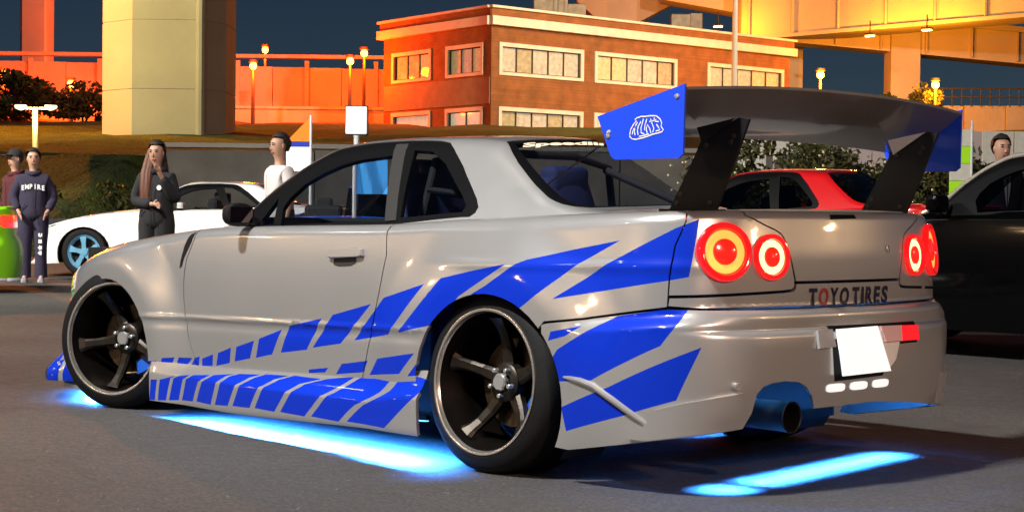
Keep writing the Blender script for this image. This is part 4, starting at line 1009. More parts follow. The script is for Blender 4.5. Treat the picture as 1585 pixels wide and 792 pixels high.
for sg in (-1, 1):
    o = MB().prism(EPQ, sg * .845, sg * .853, 1).build('wing_end_plate', MATS['plate_blue'], car)
    if sg == -1:
        # scribbled oval emblem: outline, inner loops and slanted strokes
        cx, cz = 3.420, 1.252
        def stroke(pts, w=.0042):
            pts = [Vector((cx + (a - 598) * .000264, cz - (b - 450) * .000195)) for a, b in pts]; vs = []
            for i, q in enumerate(pts):
                d = (pts[min(i+1, len(pts)-1)] - pts[max(i-1, 0)]).normalized(); nn = Vector((-d.y, d.x)) * w / 2
                vs += [(q.x + nn.x, -.8545, q.y + nn.y), (q.x - nn.x, -.8545, q.y - nn.y)]
            return vs, [(2*i, 2*i+1, 2*i+3, 2*i+2) for i in range(len(pts) - 1)]
        m = MB()
        for st in ([(310, 560), (320, 480), (370, 390), (420, 330), (395, 300), (430, 280), (500, 255), (560, 260), (650, 250), (760, 258), (820, 310), (850, 380), (840, 440), (880, 500), (860, 530), (780, 555), (700, 570), (620, 600), (520, 630), (420, 650), (350, 640), (310, 600), (310, 560)],
                   [(440, 350), (400, 420), (390, 500), (400, 580)], [(500, 340), (455, 420), (440, 500), (455, 580)], [(540, 300), (520, 380), (500, 460), (505, 540), (560, 560)],
                   [(600, 300), (570, 400), (560, 500)], [(610, 560), (590, 480), (610, 400), (650, 470), (670, 550)], [(660, 300), (690, 390), (720, 470), (700, 540)], [(720, 290), (740, 350), (800, 360)],
                   [(760, 400), (790, 440), (820, 500), (750, 520)], [(640, 350), (700, 340), (760, 320)], [(470, 600), (560, 585), (640, 560)], [(350, 560), (370, 480), (410, 420)]):
            m.add(*stroke(st))
        m.build('emblem', MATS['white_decal'], o, recalc=False)
        for bx, bz in ((3.552, 1.352), (3.243, 1.228), (3.245, 1.240)):
            MB().lathe([(0, .009), (.004, .008), (.005, .0001)], 12, M=Matrix.Translation((bx, -.853, bz))).build('bolt', MATS['chrome_cap'], o)
    st = MB().prism([(3.29, .968), (3.505, .972), (3.60, 1.18), (3.645, 1.285), (3.60, 1.292), (3.44, 1.222), (3.40, 1.15)], sg * .583 - .006, sg * .583 + .006, 1).build('wing_strut', MATS['black_plastic'], car)
    MB().span((3.27, sg * .583 - .035, .968), (3.52, sg * .583 + .035, .980), bev=.003).build('strut_foot', MATS['black_plastic'], st)
    MB().prism([(3.43, 1.262), (3.60, 1.290), (3.455, 1.205)], sg * .583 - .022, sg * .583 - .018, 1).build('wing_bracket', MATS['white_decal' if sg == 1 else 'black_plastic'], st)  # right bracket is white: reflected light put into its colour
    for bx, bz in ((3.33, 1.0), (3.48, 1.0), (3.35, 1.03), (3.46, 1.20), (3.58, 1.23), (3.57, 1.21)):
        MB().lathe([(0, .010), (.005, .009), (.006, .0001)], 10, M=Matrix.Translation((bx, sg * .583 - .006, bz))).build('bolt', MATS['pillar_grey'], st)

# ---- underglow strips (real lit tubes under the sills, nose and tail)
def glow(a, b, power, w, spread, wide=0):
    a, b = Vector(a), Vector(b); d = (b - a).normalized(); n = Vector((-d.y, d.x, 0)); u = Vector((0, 0, 1))
    c = (a + b) / 2; L = (b - a).length
    R = Matrix((d, n, u)).transposed()
    h = MB().box(c + u * .006, (L / 2 + .01, .012, .010), rot=R, bev=.002).build('underglow_housing', MATS['black_plastic'], car)
    o = MB().box(c - u * .004, (L / 2, .008, .003), rot=R).build('underglow_strip', MATS['neon_blue'], h)
    for pw, sp in ((power, spread), (wide, 160)):
        if not pw: continue
        ld = bpy.data.lights.new('underglow_light', 'AREA'); ld.shape = 'RECTANGLE'; ld.size = L; ld.size_y = w; ld.energy = pw; ld.color = GLOW_COL; ld.spread = rad(sp)
        lo = bpy.data.objects.new('underglow_light', ld); COL.objects.link(lo); lo.parent = h; lo.matrix_local = Matrix.Translation(c - u * .012) @ R.to_4x4()
glow((.62, -.846, .145), (2.33, -.872, .165), GLOW[0], .01, 150)
glow((.45, .872, .150), (2.33, .872, .165), GLOW[0] * .6, .01, 150)
glow((-.82, -.46, .050), (-.30, -.775, .050), GLOW[1], .01, 170)
glow((-.82, .46, .050), (-.30, .775, .050), GLOW[1] * .5, .01, 170)
glow((3.50, -.56, .400), (3.36, .74, .400), GLOW[2], .07, 34, GLOW[2] * .16)
# ================================================================ OTHER CARS
glass_mat('dark_glass', (.10, .11, .12)); 
mat('wheel_pale_blue', (.16, .42, .62), .35, .3, coat=.5); mat('wheel_dark', (.04, .04, .045), .4, .6)
mat('tail_red', (.5, .01, .01), .2, coat=1, emis=(1, .02, .01), estr=3.0); mat('tail_red_off', (.35, .01, .01), .2, coat=1); mat('head_clear', (.6, .62, .65), .1, coat=1)
def plain_wheel(parent, x, y, z, R, wm, spokes=5):
    sg = -1 if y < 0 else 1
    M = Matrix.Translation((x, y, z)) @ (Matrix.Identity(4) if sg < 0 else Matrix.Rotation(math.pi, 4, 'Z'))
    w = MB().lathe([(-.02, R * .64), (.0, R * .70), (.005, R * .72), (-.01, R * .72), (-.16, R * .68), (-.16, R * .60), (-.03, R * .60)], 36, closed=True).build('wheel', wm, parent); w.matrix_local = M
    MB().lathe([(-.005, R * .71), (.006, R * .78), (.0, R * .93), (-.03, R), (-.19, R), (-.21, R * .9), (-.2, R * .68)], 36).build('tyre', MATS['tyre_rubber'], w)
    MB().lathe([(-.09, R * .62), (-.10, .02)], 24).build('brake_shadow', MATS['underside_black'], w)
    for k in range(spokes):
        a = 2 * math.pi * k / spokes + .4; c, s = math.cos(a), math.sin(a); q = []
        for r, hw in ((.03, .035), (R * .35, .028), (R * .64, .045)):
            for u in (-1, 1):
                for d in (.005, .04): q.append((r * c - u * hw * s, d, r * s + u * hw * c))
        f = [(0, 1, 3, 2)]
        for i in (0, 4): f += [(i, i+1, i+5, i+4), (i+2, i+6, i+7, i+3), (i, i+4, i+6, i+2), (i+1, i+3, i+7, i+5)]
        f += [(8, 10, 11, 9)]; MB().add(q, f).build('spoke', wm, w)
    MB().lathe([(-.01, .05), (.008, .045), (.01, .0001)], 16).build('hub_cap', wm, w)
def plain_car(name, loc, rz, scale, pm, label, wm, glass='car_glass', lit=False, spoke=5):
    t = thing(name, loc, rz, scale, label=label, cat='car', group='parked cars of the meet')
    k = [(S(2.675), .31), (S(0), .30)]
    holes = [ellipse(a * sg, b, .38, .36, 28) for a, b in k for sg in (1, -1)]
    lo = [(-SMAX + .001, .17), (SMAX - .001, .17)]; hi = [(s, T(XS(s), .05)) for s in np.linspace(SMAX - .001, -SMAX + .001, 60)]
    patch(WS, lo + hi, holes, step=.09, bstep=.05, depth=.03).build('body', pm, t)
    patch(HOOD, [(.80, -.72), (.80, .72), (-.40, .70), (-.60, .58), (-.74, .34), (-.75, 0), (-.74, -.34), (-.60, -.58), (-.40, -.70)], step=.12).build('hood', pm, t)
    patch(DECK, [(2.9, -.70), (3.30, -.70), (3.50, -.62), (3.60, -.40), (3.62, 0), (3.60, .40), (3.50, .62), (3.30, .70), (2.9, .70)], step=.12).build('trunk', pm, t)
    patch(GS, P_GH, [WIN_TRIM, mir(WIN_TRIM), P_WS, P_RG], step=.08, bstep=.04, depth=.02).build('roof', pm, t)
    for q in (lambda p: p, mir):
        patch(GS, q(inset(WIN_TRIM, .001)), [q(WIN_DOOR), q(WIN_QUARTER)], step=.06, bstep=.04, off=-.003, depth=.02).build('window_surround', BK, t)
        for w in (WIN_DOOR, WIN_QUARTER): patch(GS, q(inset(w, -.005)), step=.2, bstep=.08, off=-.01, depth=0).build('side_window', MATS[glass], t)
    patch(GS, inset(P_RG, .002), step=.2, bstep=.08, off=-.008, depth=0).build('rear_window', MATS[glass], t)
    patch(GS, inset(P_WS, .002), step=.2, bstep=.08, off=-.008, depth=0).build('windscreen', MATS[glass], t)
    m = MB(); m.span((-.66, -.62, .18), (3.50, .62, .24)); m.span((-.6, -.6, .24), (.75, .6, .76)); m.span((2.6, -.6, .24), (3.45, .6, .90)); m.span((.75, -.72, .24), (2.2, -.68, .86)); m.span((.75, .68, .24), (2.2, .72, .86)); m.build('underbody', MATS['underside_black'], t)
    m = MB()
    for y in (-.36, .36): m.box((1.75, y, .72), (.08, .24, .33), bev=.05); m.box((1.80, y, 1.07), (.05, .11, .07), bev=.03)
    m.box((2.45, 0, .72), (.08, .58, .28), bev=.05); m.build('seats', MATS['interior_black'], t)
    MB().box((.98, 0, .86), (.15, .68, .06), bev=.04).build('dashboard', MATS['interior_black'], t)
    for x in (0, 2.675):
        for sg in (-1, 1): plain_wheel(t, x, sg * .855, .322, .322, wm, spoke)
    for sg in (1, -1):
        patch(WS, [(sg * (S(-.40)), .57), (sg * (SMAX - .42), .53), (sg * (SMAX - .40), .60), (sg * S(-.40), .66)], step=.06, bstep=.05, off=.004, depth=.01).build('headlight', MATS['head_clear'], t)
        patch(WS, [(sg * .36, .74), (sg * .36, .88), (sg * .88, .88), (sg * .93, .80), (sg * .86, .745)], step=.06, bstep=.05, off=.006, depth=.012).build('taillight', MATS['tail_red' if lit else 'tail_red_off'], t)
        patch(WS, inset([(sg * a, b) for a, b in P_DOOR], .0), step=.12, bstep=.06, off=.003, depth=.004).build('door', pm, t)
        c = Vector((1.02, -.90 * sg, .95)); MB().box(c, (.05, .09, .055), bev=.03).build('door_mirror', pm, t)
    return t
paint('white_paint', (.72, .72, .70), 0, .3, 0); paint('blue_paint', (.004, .10, .80), 0, .3, 0)
MATS['blue_paint'].node_tree.nodes['Principled BSDF'].inputs['Coat Weight'].default_value = .2
paint('red_paint', (.55, .006, .008), 0, .3, 0); paint('black_paint', (.0012, .0012, .0015), 0, .2, 0)
MATS['black_paint'].node_tree.nodes['Principled BSDF'].inputs['Coat Weight'].default_value = .12; MATS['black_paint'].node_tree.nodes['Principled BSDF'].inputs['Specular IOR Level'].default_value = .06
paint('lime_paint', (.22, .62, .002), 0, .5, 0)
MATS['lime_paint'].node_tree.nodes['Principled BSDF'].inputs['Coat Weight'].default_value = .15
plain_car('parked_car', LF(-6.12, 25.45), rad(YAW), (1.02, 1, 1.08), MATS['white_paint'], 'white sedan with pale blue wheels parked beyond the silver coupe', MATS['wheel_pale_blue'])
plain_car('parked_car', LF(-2.05, 20.2), rad(YAW + 90), (1, 1, 1.0), MATS['blue_paint'], 'blue car seen through the cabin windows of the silver coupe', MATS['wheel_dark'], 'dark_glass')
plain_car('parked_car', Vector((-4.36, 8.2, 0)), 0, (1, 1, 1.10), MATS['red_paint'], 'red coupe parked behind the rear wing of the silver car', MATS['wheel_dark'], 'dark_glass')
blk = plain_car('parked_car', Vector((-.28, 6.1, 0)), 0, (1, 1, 1.12), MATS['black_paint'], 'black car at the right edge beyond the silver tail', MATS['wheel_dark'], 'dark_glass')
plain_car('parked_car', LF(-9.25, 18.9), rad(YAW + 22), (1, 1, 1.0), MATS['lime_paint'], 'lime green car with a lit red taillight at the left edge', MATS['wheel_dark'], lit=True)

mat('pillar_highlight', (.30, .27, .23), .3, .4)
MB().tube([tuple(GS(x, .418)) for x in np.linspace(.80, 1.62, 16)], .020, 8).build('highlight_strip', MATS['pillar_highlight'], blk)  # grey tube standing in for a highlight along the windscreen pillar
# ================================================================ PEOPLE
mat('skin', (.42, .24, .16), .55); mat('hair_black', (.012, .009, .008), .6, bump=.6, bscale=90); mat('hair_brown', (.10, .03, .010), .55, bump=.6, bscale=90)
mat('navy_cloth', (.020, .016, .038), .9, bump=.5, bscale=40, var=.2); mat('black_cloth', (.012, .011, .014), .9, bump=.5, bscale=40); mat('maroon_cloth', (.06, .008, .010), .9, bump=.5, bscale=40)
mat('white_cloth', (.55, .52, .50), .9, bump=.5, bscale=30); mat('jean_cloth', (.03, .035, .06), .9, bump=.5, bscale=60); mat('shoe_grey', (.25, .25, .27), .7); mat('print_white', (.7, .7, .72), .8); mat('eye_dark', (.01, .008, .008), .4); mat('lip_red', (.33, .10, .08), .5)
def skin_obj(name, V, E, R, m, parent, root=0, lev=2, smooth=True):
    me = bpy.data.meshes.new(name); me.from_pydata(V, E, []); o = bpy.data.objects.new(name, me); COL.objects.link(o); o.parent = parent
    sk = o.modifiers.new('Skin', 'SKIN'); sk.use_smooth_shade = True
    for i, d in enumerate(me.skin_vertices[0].data):
        r = R[i]; d.radius = r if isinstance(r, tuple) else (r, r); d.use_root = (i == root)
    ss = o.modifiers.new('Subdivision', 'SUBSURF'); ss.levels = lev; ss.render_levels = lev
    me.materials.append(m); return o
def chain(*groups):
    V = []; E = []; R = []
    for start, pts in groups:
        prev = start
        for p, r in pts:
            V.append(tuple(p)); R.append(r)
            if prev is not None: E.append((prev, len(V) - 1))
            prev = len(V) - 1
    return V, E, R
def person(loc, rz, h, label, top, legs, hair, pose, long_hair=False, cap=False, bottom=True, tshirt=False):
    t = thing('person', loc, rz, (h / 1.75,) * 3, label=label, cat='person', group='people standing around the lot')
    L = {}   # faces local -y
    sh = .185; eL, wL, eR, wR = pose
    V = []; E = []; R = []
    def add(p, r, prev=None):
        V.append(tuple(p)); R.append(r)
        if prev is not None: E.append((prev, len(V) - 1))
        return len(V) - 1
    pel = add((0, 0, .95), (.13, .10)); sp = add((0, 0, 1.12), (.125, .095), pel); ch = add((0, 0, 1.32), (.145, .10), sp); nk = add((0, .005, 1.47), .056, ch); nk2 = add((0, -.002, 1.535), .052, nk)
    hd = add((0, -.012, 1.605), (.080, .092), nk2); hd2 = add((0, -.010, 1.69), (.090, .106), hd); hd3 = add((0, -.005, 1.76), (.062, .075), hd2)
    arms = []
    for sg, e, w in ((-1, eL, wL), (1, eR, wR)):
        s0 = add((sg * (sh - .015), 0, 1.385), .050, ch); e0 = add(e, .040, s0); w0 = add(w, .027, e0)
        d = (Vector(w) - Vector(e)).normalized(); side = d.cross(Vector((1, 0, 0)) * 1.0).normalized() if abs(d.x) < .9 else Vector((0, 0, 1))
        pm = add(Vector(w) + d * .06, (.036, .020), w0)
        for k in range(4):
            o = side * (.012 * (k - 1.5)); tip = d * (.075 + (.012 if k in (1, 2) else 0)) + Vector((0, -.012, 0))
            f1 = add(Vector(w) + d * .10 + o * 1.5, .010, pm); add(Vector(w) + d * .075 + tip * .9 + o * 1.7, .008, f1)
        th = add(Vector(w) + d * .055 + side * .04, .011, pm); add(Vector(w) + d * .095 + side * .055, .009, th)
        arms.append((s0, e0, w0))
    for sg in (-1, 1):
        hp = add((sg * .095, 0, .88), .085, pel); kn = add((sg * .10, -.01, .50), .058, hp); an = add((sg * .105, .01, .10), .040, kn); add((sg * .11, -.10, .05), (.040, .03), an)
    body = skin_obj('body', V, E, R, MATS['skin'], t)
    # face
    m = MB(); m.add([(-.017, -.088, 1.618), (.017, -.088, 1.618), (0, -.122, 1.624), (0, -.094, 1.676)], [(0, 1, 2), (0, 2, 3), (2, 1, 3)]); m.build('nose', MATS['skin'], body)
    for sg in (-1, 1):
        MB().box((sg * .033, -.0965, 1.672), (.013, .005, .005), bev=.002).build('eye', MATS['eye_dark'], body); MB().box((sg * .034, -.098, 1.692), (.018, .005, .004), bev=.002).build('eyebrow', MATS[hair], body)
        bm = bmesh.new(); bmesh.ops.create_uvsphere(bm, u_segments=8, v_segments=6, radius=.022)
        for v in bm.verts: v.co = Vector((v.co.x * .35 + sg * .078, v.co.y * .7 + .0, v.co.z * 1.3 + 1.655))
        bm.verts.index_update(); MB().add([v.co for v in bm.verts], [[v.index for v in f.verts] for f in bm.faces], True).build('ear', MATS['skin'], body); bm.free()
    MB().box((0, -.0895, 1.590), (.024, .005, .006), bev=.003).build('mouth', MATS['lip_red'], body)
    # hair shell
    bm = bmesh.new(); bmesh.ops.create_uvsphere(bm, u_segments=22, v_segments=16, radius=1); rnd = random.Random(len(label))
    for v in bm.verts:
        x, y, z = v.co; k = 1 + rnd.uniform(-.03, .05)
        v.co = Vector((x * .098 * k, y * .116 * k + .010, z * .118 * k + 1.690))
    bmesh.ops.delete(bm, geom=[v for v in bm.verts if (v.co.y < -.03 and v.co.z < 1.742) or (v.co.y < .02 and v.co.z < 1.675) or v.co.z < (1.60)], context='VERTS')
    bm.verts.index_update(); MB().add([v.co for v in bm.verts], [[v.index for v in f.verts] for f in bm.faces], True).build('hair', MATS[hair], t, angle=80); bm.free()
    if long_hair:
        for sg, dz in ((-1, .50), (-.6, .46)):
            MB().tube([(sg * .075, .02, 1.70), (sg * .095, -.01, 1.58), (sg * .105, -.06, 1.44), (sg * .10, -.10, 1.44 - dz * .5), (sg * .09, -.10, 1.44 - dz * .8)], [.035, .045, .055, .05, .02], 10).build('hair_lock', MATS['hair_brown'], t)
        MB().tube([(0, .08, 1.70), (0, .10, 1.5), (0, .12, 1.3), (0, .12, 1.15)], [.06, .09, .10, .05], 12).build('hair_back', MATS[hair], t)
    if cap:
        bm = bmesh.new(); bmesh.ops.create_uvsphere(bm, u_segments=18, v_segments=12, radius=1)
        for v in bm.verts: v.co = Vector((v.co.x * .10, v.co.y * .118, max(v.co.z, 0) * .10 + 1.71))
        bm.verts.index_update(); m = MB().add([v.co for v in bm.verts], [[v.index for v in f.verts] for f in bm.faces], True); bm.free()
        m.box((0, -.13, 1.715), (.07, .055, .008), bev=.004); m.build('cap', MATS['black_cloth'], t)
    # jacket / top
    V2 = []; E2 = []; R2 = []
    def a2(p, r, prev=None):
        V2.append(tuple(p)); R2.append(r)
        if prev is not None: E2.append((prev, len(V2) - 1))
        return len(V2) - 1
    p0 = a2((0, 0, .80), (.215, .165)); p1 = a2((0, 0, 1.00), (.205, .155), p0); p2 = a2((0, 0, 1.18), (.20, .15), p1); p3 = a2((0, 0, 1.35), (.20, .145), p2); p4 = a2((0, .01, 1.45), (.085, .085), p3)
    if not tshirt: a2((0, .01, 1.49), (.075, .075), p4)
    for sg, e, w in ((-1, eL, wL), (1, eR, wR)):
        s0 = a2((sg * (sh - .02), 0, 1.385), .080, p3)
        if tshirt: a2((Vector((sg * sh, 0, 1.41)) * .35 + Vector(e) * .65), .068, s0)
        else:
            e0 = a2(e, .076, s0); a2(w, .058, e0)
    to = skin_obj('top', V2, E2, R2, MATS[top], t)
    if not tshirt:
        MB().tube([(.078 * math.cos(a), .012 + .088 * math.sin(a), 1.478 + .022 * math.sin(a)) for a in np.linspace(0, 2 * math.pi, 17)], .034, 10, caps=False).build('collar', MATS[top], to)
    MB().tube([(.0, -.162, .84), (.0, -.158, 1.10), (.0, -.150, 1.36)], .004, 6).build('front_seam', MATS['eye_dark' if top != 'white_cloth' else 'white_cloth'], to)
    for sg in (-1, 1): MB().tube([(sg * .155, -.115, .97), (sg * .10, -.150, 1.05)], .006, 6).build('pocket_edge', MATS[top], to)
    m = MB()
    for sg in (-1, 1): m.tube([(sg * .07, .005, .98), (sg * .088, .005, .86), (sg * .098, -.004, .66), (sg * .100, -.014, .50), (sg * .103, .004, .28), (sg * .106, .006, .07)], [.125, .122, .102, .085, .080, .086], 14)
    m.build('trousers', MATS[legs], t, angle=80)
    for sg in (-1, 1):
        m = MB(); prof = [(.06, .035, .09), (.02, .045, .10), (-.06, .048, .075), (-.14, .045, .055), (-.18, .025, .04)]; vs = []
        for y, hw, z in prof: vs += [(sg * .108 - hw, y, .005), (sg * .108 - hw * .9, y, z * .7), (sg * .108, y, z), (sg * .108 + hw * .9, y, z * .7), (sg * .108 + hw, y, .005)]
        fs = [tuple(range(5)), tuple(range(20, 25))]
        for i in range(4):
            for j in range(5): j2 = (j + 1) % 5; fs.append((i * 5 + j, i * 5 + j2, i * 5 + 5 + j2, i * 5 + 5 + j))
        m.add(vs, fs, True); m.build('shoe', MATS['shoe_grey'], t, angle=60)
    return t
REL = ((-.235, .02, 1.13), (-.24, -.05, .88), (.235, .02, 1.13), (.24, -.05, .88))
POCK = ((-.27, .03, 1.14), (-.19, -.10, .96), (.27, .03, 1.14), (.19, -.10, .96))
FOLD = ((-.24, -.03, 1.13), (.02, -.17, 1.10), (.24, -.03, 1.13), (.14, -.19, 1.40))
# local -y is the way a person faces; YAW alone faces the photographer
p1 = person(LF(-6.24, 22.4), rad(YAW + 14), 1.70, 'person in navy hoodie and trousers with white lettering on chest and leg', 'navy_cloth', 'navy_cloth', 'hair_black', POCK)
# chest lettering in an arc and marks down the leg
for i, ch in enumerate('EMPIRE'):
    V, F = text_mesh(ch, .088, .0035); w = max(v[0] for v in V); a = (i - 2.5) * .052
    vs = [((v[0] - w / 2) * .80 + a, -.146 + .55 * a * a, 1.255 + v[1] - 1.1 * a * a) for v in V]
    MB().add(vs, F).build('chest_letter', MATS['print_white'], p1)
for z, sh_ in ((.64, 6), (.555, 4), (.47, 5), (.40, 3)):     # printed marks down the leg, no two alike
    q = [(.095 + (.034 if i % 2 else .022) * math.cos(6.2832 * i / (2 * sh_)), z + (.036 if i % 2 else .026) * math.sin(6.2832 * i / (2 * sh_))) for i in range(2 * sh_)]
    MB().prism(q, -.104, -.098, 1).build('leg_mark', MATS['print_white'], p1)
person(LF(-6.62, 22.9), rad(YAW - 40), 1.70, 'person in dark maroon jacket and cap half hidden at left edge', 'maroon_cloth', 'jean_cloth', 'hair_black', REL, cap=True)
p3_ = person(LF(-3.62, 17.5), rad(YAW - 12), 1.62, 'person with long reddish hair in black jacket beside the white sedan', 'black_cloth', 'black_cloth', 'hair_black', FOLD, long_hair=True)
MB().lathe([(0, .03), (.003, .028), (.004, .0001)], 12, M=Matrix.Translation((.09, -.142, 1.28))).build('chest_badge', MATS['print_white'], p3_)
person(LF(-2.44, 18.0), rad(YAW - 55), 1.73, 'person in white shirt with short dark hair behind the coupe windscreen', 'white_cloth', 'jean_cloth', 'hair_black', REL, tshirt=True)
p5 = person(LF(4.82, 17.0), rad(YAW + 8), 1.75, 'person in open black jacket over white shirt beyond the black car', 'black_cloth', 'jean_cloth', 'hair_black', REL)
MB().add([(-.045, -.135, 1.43), (.045, -.135, 1.43), (.030, -.152, 1.25), (0, -.156, 1.05), (-.030, -.152, 1.25)], [(0, 1, 2, 3, 4)]).build('shirt_front', MATS['white_cloth'], p5)

# ================================================================ PLANTS
def leaf_mat(name, a, b): return mat(name, a, .7, col2=b, scale=3.0, detail=3)
leaf_mat('leaf_olive', (.022, .026, .004), (.075, .075, .012)); leaf_mat('leaf_rust', (.05, .022, .005), (.12, .06, .012)); mat('bark', (.05, .035, .02), .9, bump=.5, bscale=30); mat('flower_pale', (.62, .55, .28), .7)
def crown(mb, c, r, n, leaf, rnd, clumps=14):
    cs = []
    for _ in range(clumps):
        while True:
            p = Vector((rnd.uniform(-1, 1), rnd.uniform(-1, 1), rnd.uniform(-1, 1)))
            if p.length < 1: break
        cs.append((p, rnd.uniform(.28, .5)))
    for _ in range(n):
        p, q = rnd.choice(cs); d = Vector((rnd.gauss(0, 1), rnd.gauss(0, 1), rnd.gauss(0, 1))).normalized() * q * rnd.uniform(.6, 1.05)
        o = p + d; o = Vector((o.x * r[0], o.y * r[1], o.z * r[2])) + Vector(c)
        a = Vector((rnd.gauss(0, 1), rnd.gauss(0, 1), rnd.gauss(0, 1))).normalized(); b = a.cross(Vector((rnd.gauss(0, 1), rnd.gauss(0, 1), rnd.gauss(0, 1)))).normalized(); s = leaf * rnd.uniform(.6, 1.4)
        mb.add([o - a * s, o + b * s * .45, o + a * s, o - b * s * .45], [(0, 1, 2, 3)])
def bush(name, loc, r, n, leaf, m, label, cat, group, seed, trunk=.0):
    rnd = random.Random(seed); t = thing(name, loc, 0, label=label, cat=cat, group=group)
    mb = MB(); crown(mb, (0, 0, trunk + r[2] * .85), r, n, leaf, rnd); mb.build('crown', MATS[m], t, recalc=False)
    mb = MB()
    for k in range(5):
        a = rnd.uniform(0, 6.28); mb.tube([(0, 0, -.2), (.1 * r[0] * math.cos(a), .1 * r[1] * math.sin(a), trunk * .6 + r[2] * .3), (.5 * r[0] * math.cos(a), .5 * r[1] * math.sin(a), trunk + r[2] * .9)], [.05 + trunk * .03, .04 + trunk * .02, .015], 6)
    mb.build('trunk', MATS['bark'], t)
    return t
bush('tree', LF(-26.5, 88, 4.9), (3.6, 3.6, 1.25), 5000, .15, 'leaf_olive', 'dark leafed tree spreading behind the twin-headed lamp', 'tree', 'trees on the bank', 1, .9)
bush('tree', LF(-21.5, 86, 4.9), (2.6, 2.6, .9), 2600, .15, 'leaf_rust', 'small dark tree left of the great pier', 'tree', 'trees on the bank', 2, .6)
bush('tree', LF(21.0, 92, 5.2), (1.7, 1.7, 1.35), 2600, .13, 'leaf_olive', 'round bush in front of the viaduct piers on the right', 'tree', 'trees on the bank', 3, .6)
k = 0
for X, D, r, lab in ((-11.9, 40, (1.5, 1.0, 1.05), 'olive shrub behind the person in navy'), (-9.6, 41, (1.3, 1.0, .8), 'olive shrub at the wall between the two standing people'), (-7.4, 42.5, (1.1, .9, .62), 'low olive shrub by the wall right of the long-haired person'), (-5.4, 42, (1.4, .9, .75), 'olive shrub against the wall behind the white-shirted person')):
    bush('shrub', LF(X, D, 0), (r[0], r[1], r[2]), 2600, .075, 'leaf_olive', lab, 'shrub', 'shrubs along the concrete wall', 10 + k); k += 1
for X, D, r, lab in ((4.3, 28.5, (1.6, .9, 1.08), 'olive hedge bush framed by the left wing strut'), (6.1, 29, (1.8, 1.0, 1.12), 'olive hedge bush between the wing struts'), (7.9, 29.5, (1.0, .9, .95), 'brownish bush right of the far wing end plate')):
    b = bush('hedge_bush', LF(X, D, .3), r, 7500, .06, 'leaf_olive', lab, 'bush', 'hedge bushes behind the red car', 20 + k); k += 1
    if X < 7:
        rnd = random.Random(k); mb = MB()
        for _ in range(45):
            a = rnd.uniform(-1, 1); mb.box((a * r[0], -r[1] * rnd.uniform(.6, 1.0), r[2] * rnd.uniform(1.0, 1.75)), (.016, .016, .016))
        o = mb.build('blossom', MATS['flower_pale'], b); o['kind'] = 'stuff'
# ================================================================ SIGNS, BOARDS, FLAGS, LAMP
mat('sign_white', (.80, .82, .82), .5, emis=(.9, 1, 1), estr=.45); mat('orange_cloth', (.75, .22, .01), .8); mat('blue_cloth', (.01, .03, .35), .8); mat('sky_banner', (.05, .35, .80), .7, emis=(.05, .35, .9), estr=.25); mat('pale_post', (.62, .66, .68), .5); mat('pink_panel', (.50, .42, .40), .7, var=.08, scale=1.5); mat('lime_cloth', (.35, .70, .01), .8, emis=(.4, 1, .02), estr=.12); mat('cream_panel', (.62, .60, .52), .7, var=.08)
t = thing('sign_post', LF(-2.73, 30), rad(YAW), label='white rounded sign board on a pale post above the coupe roof', cat='sign')
MB().tube([(0, 0, 0), (0, 0, 2.3)], .05, 10).build('post', MATS['pale_post'], t); MB().box((0, -.06, 2.56), (.185, .025, .24), bev=.02).build('sign_board', MATS['sign_white'], t); MB().box((0, -.0, 2.56), (.205, .02, .26), bev=.02).build('sign_frame', MATS['mullion'], t)
t = thing('banner_flag', LF(-1.60, 18.7), rad(YAW), label='light blue banner cloth on a pole seen through the door window', cat='banner')
MB().tube([(-.12, 0, 0), (-.12, 0, 1.62)], .022, 8).build('pole', MATS['pale_post'], t)
mb = MB(); vs = [( -.10 + .34 * i / 8, .03 * math.sin(i * 1.1 + j * .5), 1.16 + .42 * j / 6) for j in range(7) for i in range(9)]; mb.add(vs, [(j * 9 + i, j * 9 + i + 1, j * 9 + i + 10, j * 9 + i + 9) for j in range(6) for i in range(8)], True); mb.build('cloth', MATS['sky_banner'], t)
t = thing('pennant', LF(-3.02, 25), rad(YAW), label='orange triangular pennant over a blue and white stand behind the windscreen', cat='flag')
MB().prism([(-.27, 1.98), (.07, 1.98), (.07, 2.33)], -.012, .012, 1).build('pennant_cloth', MATS['orange_cloth'], t); MB().prism([(-.27, 1.90), (.07, 1.90), (.07, 1.978), (-.27, 1.978)], -.015, .015, 1).build('blue_band', MATS['blue_cloth'], t)
MB().prism([(-.27, 1.55), (.07, 1.55), (.07, 1.898), (-.27, 1.898)], -.02, .02, 1).build('white_panel', MATS['sign_white'], t); MB().tube([(.08, 0, 0), (.08, 0, 2.36)], .02, 8).build('pole', MATS['pale_post'], t)
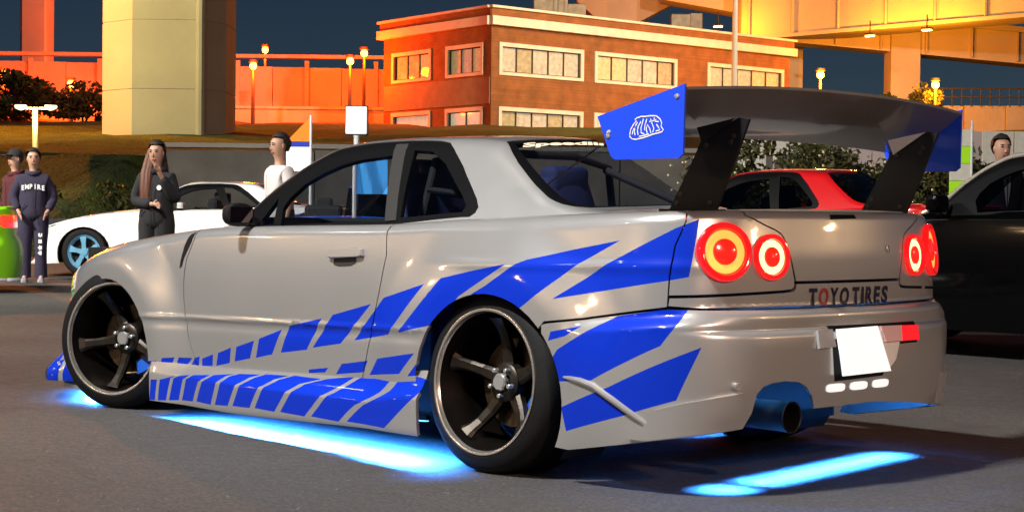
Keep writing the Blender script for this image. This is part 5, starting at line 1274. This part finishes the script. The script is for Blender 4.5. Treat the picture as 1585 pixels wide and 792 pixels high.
t = thing('garden_lamp', LF(-11.1, 40), rad(YAW), label='twin-headed lamp post with pale yellow pole at the upper left', cat='lamp')
mat('lamp_yellow', (.55, .44, .18), .5); mat('lamp_head_lit', (.9, .85, .6), .4, emis=(1, .92, .62), estr=1.1)
MB().tube([(0, 0, 0), (0, 0, 1.6), (0, 0, 3.28)], [.085, .075, .065], 12).build('pole', MATS['lamp_yellow'], t); MB().tube([(-.3, 0, 3.30), (.33, 0, 3.30)], .03, 8).build('cross_arm', MATS['lamp_yellow'], t)
for sx in (-.34, .36):
    h = MB().lathe([(-.03, .001), (-.03, .13), (.0, .15), (.05, .13), (.09, .03), (.09, .001)], 20, M=Matrix.Translation((sx, 0, 3.34)) @ Matrix.Rotation(rad(90), 4, 'X')).build('lamp_head', MATS['lamp_head_lit'], t)
point(t, (0, -.3, 3.1), LP[2], (1, .85, .5), .1)
for X, D, w, h, z, mm, lab in ((4.35, 32, .36, .34, 2.1, 'cream_panel', 'cream board beyond the left wing strut'), (5.35, 33, .42, .20, 2.35, 'cream_panel', 'narrow cream board above the hedge'), (7.75, 34, 2.0, .55, 2.15, 'pink_panel', 'pale pink site board behind the person at right'), (9.6, 32, .9, .5, 2.1, 'cream_panel', 'cream site board at the right edge')):
    t = thing('site_board', LF(X, D), rad(YAW), label=lab, cat='board', group='site boards behind the cars')
    mb = MB(); n = 3 if w > .5 else 1
    for i in range(n): MB().box((-w + w / n + 2 * w / n * i, 0, z), (w / n - .01, .02, h), bev=.006).build('board_panel', MATS[mm], t)
    for sx in (-w * .8, w * .8): MB().tube([(sx, .05, 0), (sx, .05, z + h)], .03, 8).build('leg', MATS['pale_post'], t)
t = thing('banner_flag', LF(6.75, 26), rad(YAW), label='lime green and white vertical banner beside the far wing end plate', cat='banner')
MB().tube([(.17, 0, 0), (.17, 0, 2.45)], .02, 8).build('pole', MATS['pale_post'], t)
for i, mm in enumerate(('lime_cloth', 'lime_cloth', 'cream_panel', 'lime_cloth', 'cream_panel')):
    MB().box((0, 0, 1.15 + .26 * i), (.16, .008, .127)).build('cloth_band', MATS[mm], t)
